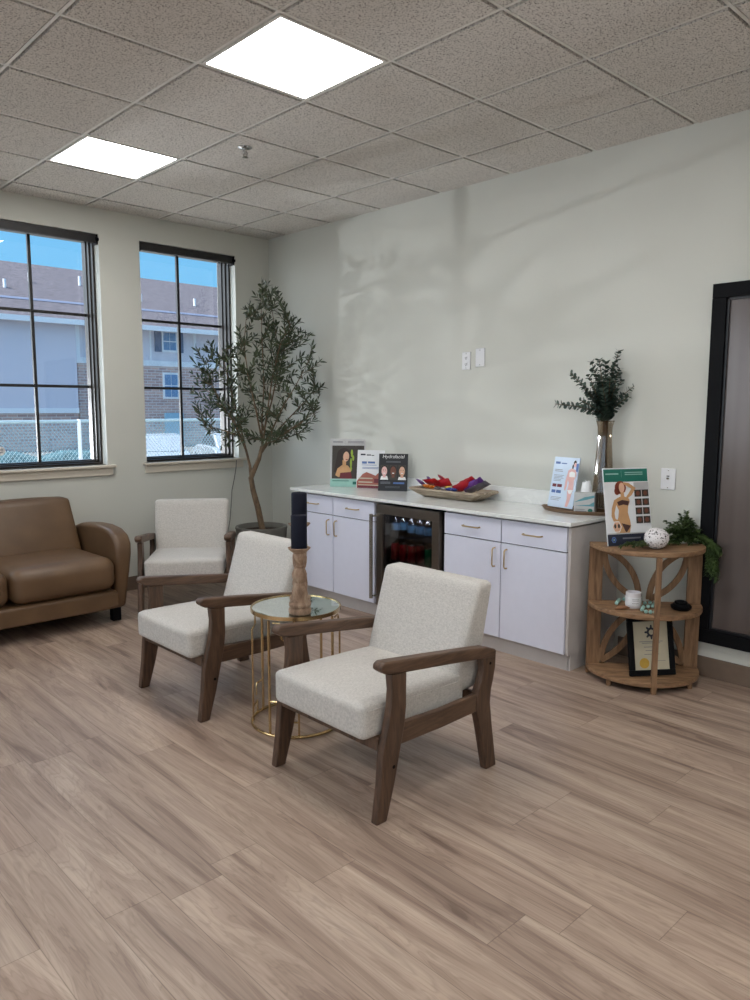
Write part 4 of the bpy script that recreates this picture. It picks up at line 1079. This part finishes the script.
packs = [  # y-offset (+ = far/left end), x, z, rot, tilt, material, L,W, label, group
    (.155, -.03, .072, 75, (35, 8), 'foil_red', .15, .062, 'large red foil snack packet with white print, on top of the left heap', None),
    (.10, .02, .085, 60, (50, -5), 'foil_red', .13, .055, 'red foil snack packet tucked behind the largest red one', None),
    (.075, -.02, .068, 95, (60, 12), 'foil_red', .13, .055, 'red foil snack packet at the inner end of the left heap', None),
    (.245, -.03, .062, 20, (30, 20), 'foil_purple', .09, .062, 'purple foil snack packet leaning at the far left end of bowl', None),
    (.215, .02, .074, 50, (55, 0), 'foil_purple', .10, .055, 'purple foil snack packet behind the leaning purple one', None),
    (.165, -.068, .052, 85, (20, 0), 'foil_orange', .06, .035, 'small orange sweet on the front rim of the dough bowl', None),
    (.12, -.070, .050, 70, (15, 10), 'foil_orange', .055, .032, 'small orange sweet just right of its twin in the bowl', None),
    (.075, -.066, .048, 30, (10, 0), 'foil_grey', .05, .04, 'small grey wrapped sweet near the front of the bowl', None),
    (.03, -.055, .045, 10, (10, 12), 'foil_silver', .055, .035, 'silver wrapped sweet in the middle of the dough bowl', None),
    (.015, -.02, .050, 75, (25, 0), 'foil_yellow', .055, .03, 'yellow wrapped sweet in the middle of the dough bowl', None),
    (-.02, -.05, .046, 120, (18, 0), 'foil_blue', .06, .035, 'blue wrapped sweet left of the silver-tipped one in bowl', None),
    (-.055, -.06, .046, 60, (10, 10), 'foil_blue', .055, .035, 'blue wrapped sweet beside the red packets at the right heap', None),
    (-.045, -.015, .046, 20, (5, 10), 'foil_silver', .055, .035, 'silver wrapped sweet behind the two blue ones in bowl', None),
    (-.11, -.045, .064, 80, (55, 22), 'foil_red', .14, .055, 'red foil snack packet lowest in the right heap', None),
    (-.14, -.01, .084, 75, (45, 20), 'foil_red', .14, .058, 'red foil snack packet on top of the right heap', None),
    (-.175, -.04, .070, 85, (60, 24), 'foil_purple', .13, .050, 'purple foil snack packet in front within the right heap', None),
    (-.195, .00, .080, 78, (55, 25), 'foil_purple', .13, .050, 'purple foil snack packet behind another in the right heap', None),
    (-.215, -.045, .062, 85, (30, 24), 'foil_grey', .14, .045, 'grey foil bar at the front of the right heap', None),
    (-.235, -.005, .072, 80, (35, 24), 'foil_grey', .13, .045, 'grey foil bar pointing past the right end of the bowl', None)]
for (dy, dx, z, rz_, (tx, ty), mt_, L_, W_, lab, grp) in packs:
    o = obj('snack_packet', packet_bm(L_*1.15, W_*1.2, .026), mt_, smooth=True, angle=70)
    o.location = DB+Vector((dx, dy*HL/.285, z*1.5-.002)); o.rotation_euler = (math.radians(tx), math.radians(ty), math.radians(rz_))
    tag(o, lab, 'snack', grp)
    if 'white print' in lab:
        q = B(); 
        for i in range(6): q.faces.new([q.verts.new(v_) for v_ in ((-.040+i*.0135, -.010+.004*(i % 2), .0135), (-.031+i*.0135, -.010+.004*(i % 2), .0135), (-.031+i*.0135, .009, .0135), (-.040+i*.0135, .009, .0135))])
        obj('print', q, 'white_print', o)
# tray, tissue box, vase
TR0 = Vector((-.160, at(575, 510, 'x', -.16).y, CT))
t = thing('leaf_tray', 'dark wooden leaf-shaped tray on the right end of the counter', 'tray', TR0)
q = B(); ring_o, ring_i = [], []
n = 36
pr = []
tilt = math.radians(-6)
for i in range(n):
    a = 2*PI*i/n; x = math.cos(a); y = math.sin(a); w = .115*(1-.25*abs(y)**2.2)
    pr.append((x*w*(1 if abs(y) < .95 else .8), y*.235))
L0 = [q.verts.new((x*.86, y*.9, 0)) for x, y in pr]; L1 = [q.verts.new((x, y, .018+.006*abs(y)/.26)) for x, y in pr]; L2 = [q.verts.new((x*.97, y*.985, .020+.006*abs(y)/.26)) for x, y in pr]; L3 = [q.verts.new((x*.83, y*.87, .005)) for x, y in pr]
for a, c in ((L0, L1), (L1, L2), (L2, L3)):
    for i in range(n): q.faces.new((a[i], a[(i+1) % n], c[(i+1) % n], c[i]))
q.faces.new(L0[::-1]); q.faces.new(L3); obj('tray_body', q, 'tray_wood', t, smooth=True, angle=50)
t = thing('tissue_box', 'grey and teal tissue box on the tray beside the vase', 'tissue box', (-.175, at(585.5, 505, 'x', -.175).y, CT+.0065), math.radians(-68))
q = B(); box(q, (-.060, -.055, 0), (.060, .055, .125)); bxx = obj('box', q, 'box_grey', t, bevel=.003)
q = B(); flat(q, [(-.059, .045), (.059, .045), (.059, .074), (.03, .055)], -.0555); flat(q, [(-.059, .066), (.0, .098), (.059, .112), (.059, .098), (.01, .082)], -.0557); obj('teal_band', q, 'teal_box', bxx)
q = B(); flat(q, ell(.037, .020, .014, .012, 14), -.0558); obj('round_logo', q, 'teal_print', bxx)
q = B(); flat(q, rect(-.05, .012, .015, .016), -.0557); flat(q, rect(-.05, .023, .005, .026), -.0557); obj('small_text', q, 'text_grey', bxx)
q = B(); rr0 = []
for i in range(14):
    a = 2*PI*i/14; r0 = .024 if i % 2 else .034; rr0.append((q.verts.new((math.cos(a)*r0, math.sin(a)*r0*.5, .124)), q.verts.new((math.cos(a)*r0*.9+.006, math.sin(a)*r0*.5, .155+.014*(i % 3))), q.verts.new((.010+math.cos(a)*.012, math.sin(a)*.007, .185+.010*(i % 2)))))
for i in range(14):
    for k in (0, 1): q.faces.new((rr0[i][k], rr0[(i+1) % 14][k], rr0[(i+1) % 14][k+1], rr0[i][k+1]))
obj('tissue', q, 'tissue', t, smooth=True, angle=80)
VB = Vector((-.100, -3.512, CT))
t = thing('glass_vase', 'tall smoky ribbed glass vase at the right end of the counter', 'vase', VB)
q = B(); n = 32
prof = [(.060, .0), (.066, .01), (.065, .05), (.056, .20), (.047, .36), (.040, .46), (.043, .52), (.052, .555)]
rings = []
for r, z in prof: rings.append([q.verts.new((r*(1+.045*math.cos(8*2*PI*k/n))*math.cos(2*PI*k/n), r*(1+.045*math.cos(8*2*PI*k/n))*math.sin(2*PI*k/n), z)) for k in range(n)])
for a, c in zip(rings, rings[1:]):
    for k in range(n): q.faces.new((a[k], a[(k+1) % n], c[(k+1) % n], c[k]))
q.faces.new(rings[0][::-1]); obj('glass', q, 'vase_glass', t, smooth=True, angle=80)
q = B(); torus(q, .052, .0025, (0, 0, .555), 32, 6); obj('rim', q, 'vase_glass', t, smooth=True)
t = thing('eucalyptus_stems', 'bunch of grey-green eucalyptus stems in the tall glass vase', 'foliage', VB+Vector((0, 0, .03)))
lf = B(); stq = B(); re_ = random.Random(5); De = depth(VB+Vector((0, 0, .6)))
etips = [(555, 404, 0), (570, 373, -.03), (583, 388, .0), (580, 400, -.06), (591, 361, .0), (599, 359, -.04), (606, 361, .03), (619, 350, -.03), (613, 366, .02), (620, 368, -.05), (610, 378, -.08), (637, 386, -.05), (629, 396, -.07), (598, 376, .04), (603, 388, -.09), (592, 385, -.05), (616, 385, -.08), (622, 380, -.04), (588, 375, -.02)]
OO = VB+Vector((0, 0, .03))
for k, (px, py, dz) in enumerate(etips):
    T = dep(px, py, De+dz); T.x = min(T.x, -.03)
    nk = VB+Vector((re_.uniform(-.018, .018), re_.uniform(-.018, .018), .54)); A = VB+Vector((re_.uniform(-.035, .035), re_.uniform(-.035, .035), .035))
    ctrl = nk+Vector((0, 0, 1))*(.3*(T-nk).length)
    up = [nk.lerp(ctrl, s/12).lerp(ctrl.lerp(T, s/12), s/12) for s in range(13)]
    tube(stq, [A-OO, A.lerp(nk, .5)-OO]+[p_-OO for p_ in up], [.003]*8+[.002]*7, 5)
    L = sum((a-c).length for a, c in zip(up, up[1:])); nn = int(L/.0098); 
    for i in range(nn):
        s = (i+.5)/nn
        if s < .10: continue
        j = min(int(s*12), 11); p_ = up[j].lerp(up[j+1], s*12-j); td = (up[j+1]-up[j]).normalized()
        sdv = td.orthogonal().normalized(); sdv = Matrix.Rotation(i*1.57+re_.uniform(-.3, .3), 3, td) @ sdv
        sz = .037*(1-.42*s)*re_.uniform(.85, 1.15)
        for sg in (-1, 1):
            d_ = (sdv*sg+td*.5).normalized(); c = p_+d_*(sz*.62)-OO
            if (c+OO).x > -.028: continue
            e1 = d_; e2 = td.cross(d_).normalized(); e2 = (e2+td*re_.uniform(-.3, .6)).normalized()
            vs = [lf.verts.new(c+e1*sz*.62*math.cos(2*PI*m_/7)+e2*sz*.6*math.sin(2*PI*m_/7)) for m_ in range(7)]; lf.faces.new(vs)
obj('stems', stq, 'tree_bark', t); obj('leaves', lf, 'eucalyptus_leaf', t)
t = None

# ------------------------------------------------------------------ outdoors
struct('ground', bx((-40, .31, -.9), (70, 90, -.8)), 'asphalt')
simple('concrete', (214, 210, 202), .9, 0, .2, .04, 3)
struct('bounce_slab', bx((-30, .31, -.8), (20, 8.8, -.70)), 'concrete')  # unseen pale slab added to bounce sunlight up through the windows
# apartment building
b0 = thing('apartment_building', 'three-storey apartment block with grey siding and brick beyond the fence', 'building', (14, 36, -.8))
def rb(x0, y0, z0, x1, y1, z1): return bx((x0-14, y0-36, z0+.8), (x1-14, y1-36, z1+.8))
obj('brick_wall', rb(12.9, 36, -.8, 34, 52, 3.9), 'brick_facade', b0)
obj('siding_wall', rb(12.9, 36.02, 4.22, 34, 52, 6.0), 'siding_light', b0)
obj('trim_band', rb(12.9, 35.93, 3.9, 34, 52, 4.22), 'trim_white', b0)
obj('siding_bay', rb(-12, 35.6, 1.4, 12.7, 52, 6.0), 'siding_grey', b0)
obj('bay_band', rb(-12, 35.55, 1.17, 12.7, 52, 1.44), 'trim_white', b0)
obj('bay_base', rb(-12, 35.7, -.8, 12.7, 52, 1.17), 'brick_facade', b0)
obj('corner_trim', rb(12.7, 35.7, 3.9, 12.95, 36.2, 6.0), 'trim_white', b0)
q = B(); prism(q, [(35.0-36, 6.0+.8), (44-36, 10.3+.8), (53-36, 6.0+.8)], 'x', -14-14, 36-14); obj('roof', q, 'roof_shingle', b0)
obj('fascia', rb(-14, 34.9, 5.85, 36, 35.05, 6.12), 'trim_white', b0)
q = B(); prism(q, [(34.6-36, 6.35+.8), (38.2-36, 7.25+.8), (38.2-36, 7.12+.8), (34.6-36, 6.2+.8)], 'x', -14-14, 36-14); obj('lower_eave', q, 'shutter_grey', b0) if False else None
q = B(); prism(q, [(37.6-36, 7.27+.8), (37.75-36, 7.38+.8), (37.9-36, 7.42+.8), (37.9-36, 7.3+.8)], 'x', -28, 22); obj('roof_ridge_line', q, 'shutter_grey', b0)
for (x, z, yy) in ((15.3, 8.9, 41), (18.4, 8.0, 39.3), (10.4, 8.0, 39.3), (12.2, 8.7, 40.6), (22.3, 8.1, 39.5)):
    q = B(); tube(q, [(x-14, yy-36, z-.4+.8), (x-14, yy-36, z+.5+.8)], .09, 8); obj('roof_vent', q, 'trim_white', b0)
q = B(); box(q, (20.1-14, -.06, 4.22+.8), (20.25-14, .02, 6.0+.8)); box(q, (17.2-14-.0, -.03, 4.22+.8), (17.3-14, .02, 6.0+.8)); obj('siding_batten', q, 'trim_white', b0)
for (x0, z0, x1, z1, sh) in ((17.95, 4.75, 18.95, 6.0, 1), (17.95, 1.99, 18.98, 3.55, 0), (23.5, 4.75, 24.5, 6.0, 1), (23.5, 1.99, 24.5, 3.55, 0), (28.5, 4.75, 29.5, 6.0, 1)):
    fr_ = obj('window', rb(x0, 35.9, z0, x1, 36.03, z1), 'trim_white', b0)
    q = B(); w_ = (x1-x0-.24)/2; h_ = (z1-z0-.3)/2
    for i in (0, 1):
        for j in (0, 1): box(q, (x0+.10+i*(w_+.04)-14, -.12, z0+.12+j*(h_+.06)+.8), (x0+.10+i*(w_+.04)+w_-14, -.095, z0+.12+j*(h_+.06)+h_+.8))
    obj('pane', q, 'pane_blue', fr_)
    if sh:
        for a in (x0-.42, x1+.02): obj('shutter', rb(a, 35.92, z0, a+.40, 36.03, z1), 'shutter_grey', b0)
dd_ = obj('door', rb(18.0, 35.85, -.8, 19.2, 36.03, 1.15), 'door_blue', b0)
# fence
f0 = thing('chain_link_fence', 'tall chain link fence with white posts outside the windows', 'fence', (0, 9.5, -.8))
q = B(); FZ = 2.0; xx = -8
while xx < 12:
    for s in (-1, 1):
        a = (xx, 0.004*s, 0); c = (xx+s*FZ*.8, .004*s, FZ); w_ = .0055
        vs = [q.verts.new(p_) for p_ in ((a[0]-w_, a[1], a[2]), (a[0]+w_, a[1], a[2]), (c[0]+w_, c[1], c[2]), (c[0]-w_, c[1], c[2]))]; q.faces.new(vs)
    xx += .078
obj('wire_mesh', q, 'fence_wire', f0, solid=.008)
q = B(); tube(q, [(-9, 0, FZ+.02), (14, 0, FZ+.02)], .03, 8); obj('top_rail', q, 'fence_rail' if 'fence_rail' in MATS else 'fence_wire', f0)
for x in (-5.2, -2.0, 2.05, 5.6, 8.6): q = B(); tube(q, [(x, 0, 0), (x, 0, FZ+.06)], .042, 8); obj('post', q, 'trim_white', f0)
# parked cars
def car(label, loc, mat, rz=0):
    t = thing('parked_car', label, 'car', loc, rz)
    body = [(-2.2, .35), (-2.25, .75), (-1.9, .92), (-1.3, .98), (1.3, .95), (2.1, .82), (2.25, .6), (2.2, .35)]
    obj('body', prism(B(), body, 'y', -.88, .88), mat, t, bevel=.08, seg=3)
    cab = [(-1.75, .94), (-1.15, 1.40), (-.4, 1.46), (.45, 1.40), (1.25, .94)]
    c = obj('cabin', prism(B(), cab, 'y', -.74, .74), mat, t, bevel=.06, seg=3)
    q = B()
    for s in (-1, 1): prism(q, [(-1.5, .98), (-1.05, 1.33), (-.40, 1.38), (-.38, .98)], 'y', s*.745-.004, s*.745+.004); prism(q, [(-.30, .98), (-.30, 1.38), (.38, 1.33), (1.0, .98)], 'y', s*.745-.004, s*.745+.004)
    obj('side_window', q, 'car_glass', c)
    for x in (-1.4, 1.4):
        for s in (-1, 1): q = B(); tube(q, [(x, s*.72, .33), (x, s*.90, .33)], .33, 20); obj('wheel', q, 'tyre', t, smooth=True, angle=40)
    for s in (-1, 1): obj('tail_light', bx((-2.28, s*.62-.22, .62), (-2.05, s*.62+.22, .80)), 'tail_red', t, bevel=.03); 
    for s in (-1, 1): obj('headlight', bx((2.02, s*.62-.16, .60), (2.26, s*.62+.16, .74)), 'white_plastic', t, bevel=.03)
    return t
car('silver parked car behind the fence, left one seen through the smaller window', (7.6, 17.2, -.8), 'car_silver', math.radians(70))
car('silver parked car behind the fence, right one seen through the smaller window', (10.7, 17.6, -.8), 'car_silver', math.radians(70))
car('dark blue parked car behind the fence, seen through the big window', (1.2, 14.5, -.8), 'car_blue', math.radians(20))
q = B(); hr = random.Random(2)
hd = cushion((6.5, .6, .62), .25, (0, .1, .1), 22, lambda o: (o.x+.1*math.sin(o.y*5), o.y+.12*math.sin(o.x*4+o.z*5), o.z+.12*math.sin(o.x*5)*math.cos(o.x*2.3)))
o = obj('clipped_hedge', hd, 'hedge_teal', smooth=True, angle=60); o.location = (-2.2, 11.5, -.8+.62); tag(o, 'low dark clipped hedge behind the fence outside the big window', 'hedge')

# ------------------------------------------------------------------ light
GLOW = 4.2
w = bpy.data.worlds.new('world'); scene.world = w; w.use_nodes = True
nt = w.node_tree
for n in list(nt.nodes): nt.nodes.remove(n)
out = N(nt, 'ShaderNodeOutputWorld'); bg = N(nt, 'ShaderNodeBackground'); nt.links.new(bg.outputs[0], out.inputs[0])
tc = N(nt, 'ShaderNodeTexCoord'); sx = N(nt, 'ShaderNodeSeparateXYZ'); nt.links.new(tc.outputs['Generated'], sx.inputs[0])
r = ramp(nt, sx.outputs[2], [(0, (160, 205, 240)), (.12, (128, 204, 252)), (.5, (120, 190, 250)), (1, (110, 170, 240))])
r.inputs[0].default_value = 0
# broad bright haze of sky around the sun
vm = N(nt, 'ShaderNodeVectorMath', operation='DOT_PRODUCT'); nt.links.new(tc.outputs['Generated'], vm.inputs[0]); vm.inputs[1].default_value = Vector((-.80, .42, .42)).normalized()
gl = N(nt, 'ShaderNodeMapRange', interpolation_type='SMOOTHSTEP'); gl.inputs['From Min'].default_value = .35; gl.inputs['From Max'].default_value = 1; gl.inputs['To Max'].default_value = GLOW
nt.links.new(vm.outputs['Value'], gl.inputs[0])
gc = N(nt, 'ShaderNodeMix', data_type='RGBA', blend_type='MULTIPLY'); gc.inputs['Factor'].default_value = 1; gc.inputs[6].default_value = (.86, .94, 1, 1)
cb = N(nt, 'ShaderNodeCombineXYZ'); [nt.links.new(gl.outputs[0], cb.inputs[i]) for i in range(3)]
nt.links.new(cb.outputs[0], gc.inputs[7])
ad = N(nt, 'ShaderNodeMix', data_type='RGBA', blend_type='ADD'); ad.inputs['Factor'].default_value = 1
nt.links.new(r.outputs[0], ad.inputs[6]); nt.links.new(gc.outputs[2], ad.inputs[7])
nt.links.new(ad.outputs[2], bg.inputs[0]); bg.inputs[1].default_value = 1.05
def light(kind, name, loc, energy, color, **k):
    l = bpy.data.lights.new(name, kind); l.energy = energy; l.color = color
    for a, v_ in k.items(): setattr(l, a, v_)
    o = bpy.data.objects.new(name, l); COL.objects.link(o); o.location = loc; return o
def aim(o, d): o.rotation_euler = Vector(d).to_track_quat('-Z', 'Y').to_euler()
s = light('SUN', 'sun', (0, 0, 20), 8, (1, .95, .87), angle=.009); aim(s, (.46, -.12, -.87))
# added spots standing in for sunlight thrown back by car roofs and paving
for (gx_, gy_, gz_, en, tx_) in ((-3.55, 8.6, .98, 1700, -.95), (-2.35, 8.2, .30, 900, -.85)):
    g1_ = light('SPOT', 'glint_spot', (gx_, gy_, gz_), en, (.93, .97, 1), spot_size=math.radians(24), spot_blend=.3, shadow_soft_size=.05); aim(g1_, Vector((tx_, 0, 1.95))-Vector(g1_.location))
for (a, c) in WX:
    l = light('AREA', 'window_portal', ((a+c)/2, .31, (Z0+Z1)/2), 1, (1, 1, 1), shape='RECTANGLE', size=c-a, size_y=Z1-Z0); l.data.cycles.is_portal = True; aim(l, (0, -1, 0))
for (a, c) in LW_ADDED:
    l = light('AREA', 'window_portal', (RX0-.21, (a+c)/2, .9+.965), 1, (1, 1, 1), shape='RECTANGLE', size=c-a, size_y=1.93); l.data.cycles.is_portal = True; aim(l, (1, 0, 0))
fl = light('AREA', 'fridge_fill', (-.485, (fy1+fy0)/2, .785), 2.2, (.9, .95, 1), shape='RECTANGLE', size=.4, size_y=.04); aim(fl, (.1, 0, -1))  # fill light added inside so the cans and bottles show
vs_ = scene.view_settings
vs_.view_transform = 'Standard'; vs_.look = 'None'; vs_.gamma = 1; vs_.use_curve_mapping = False; vs_.exposure = 0
scene.cycles.max_bounces = 8; scene.cycles.transparent_max_bounces = 16
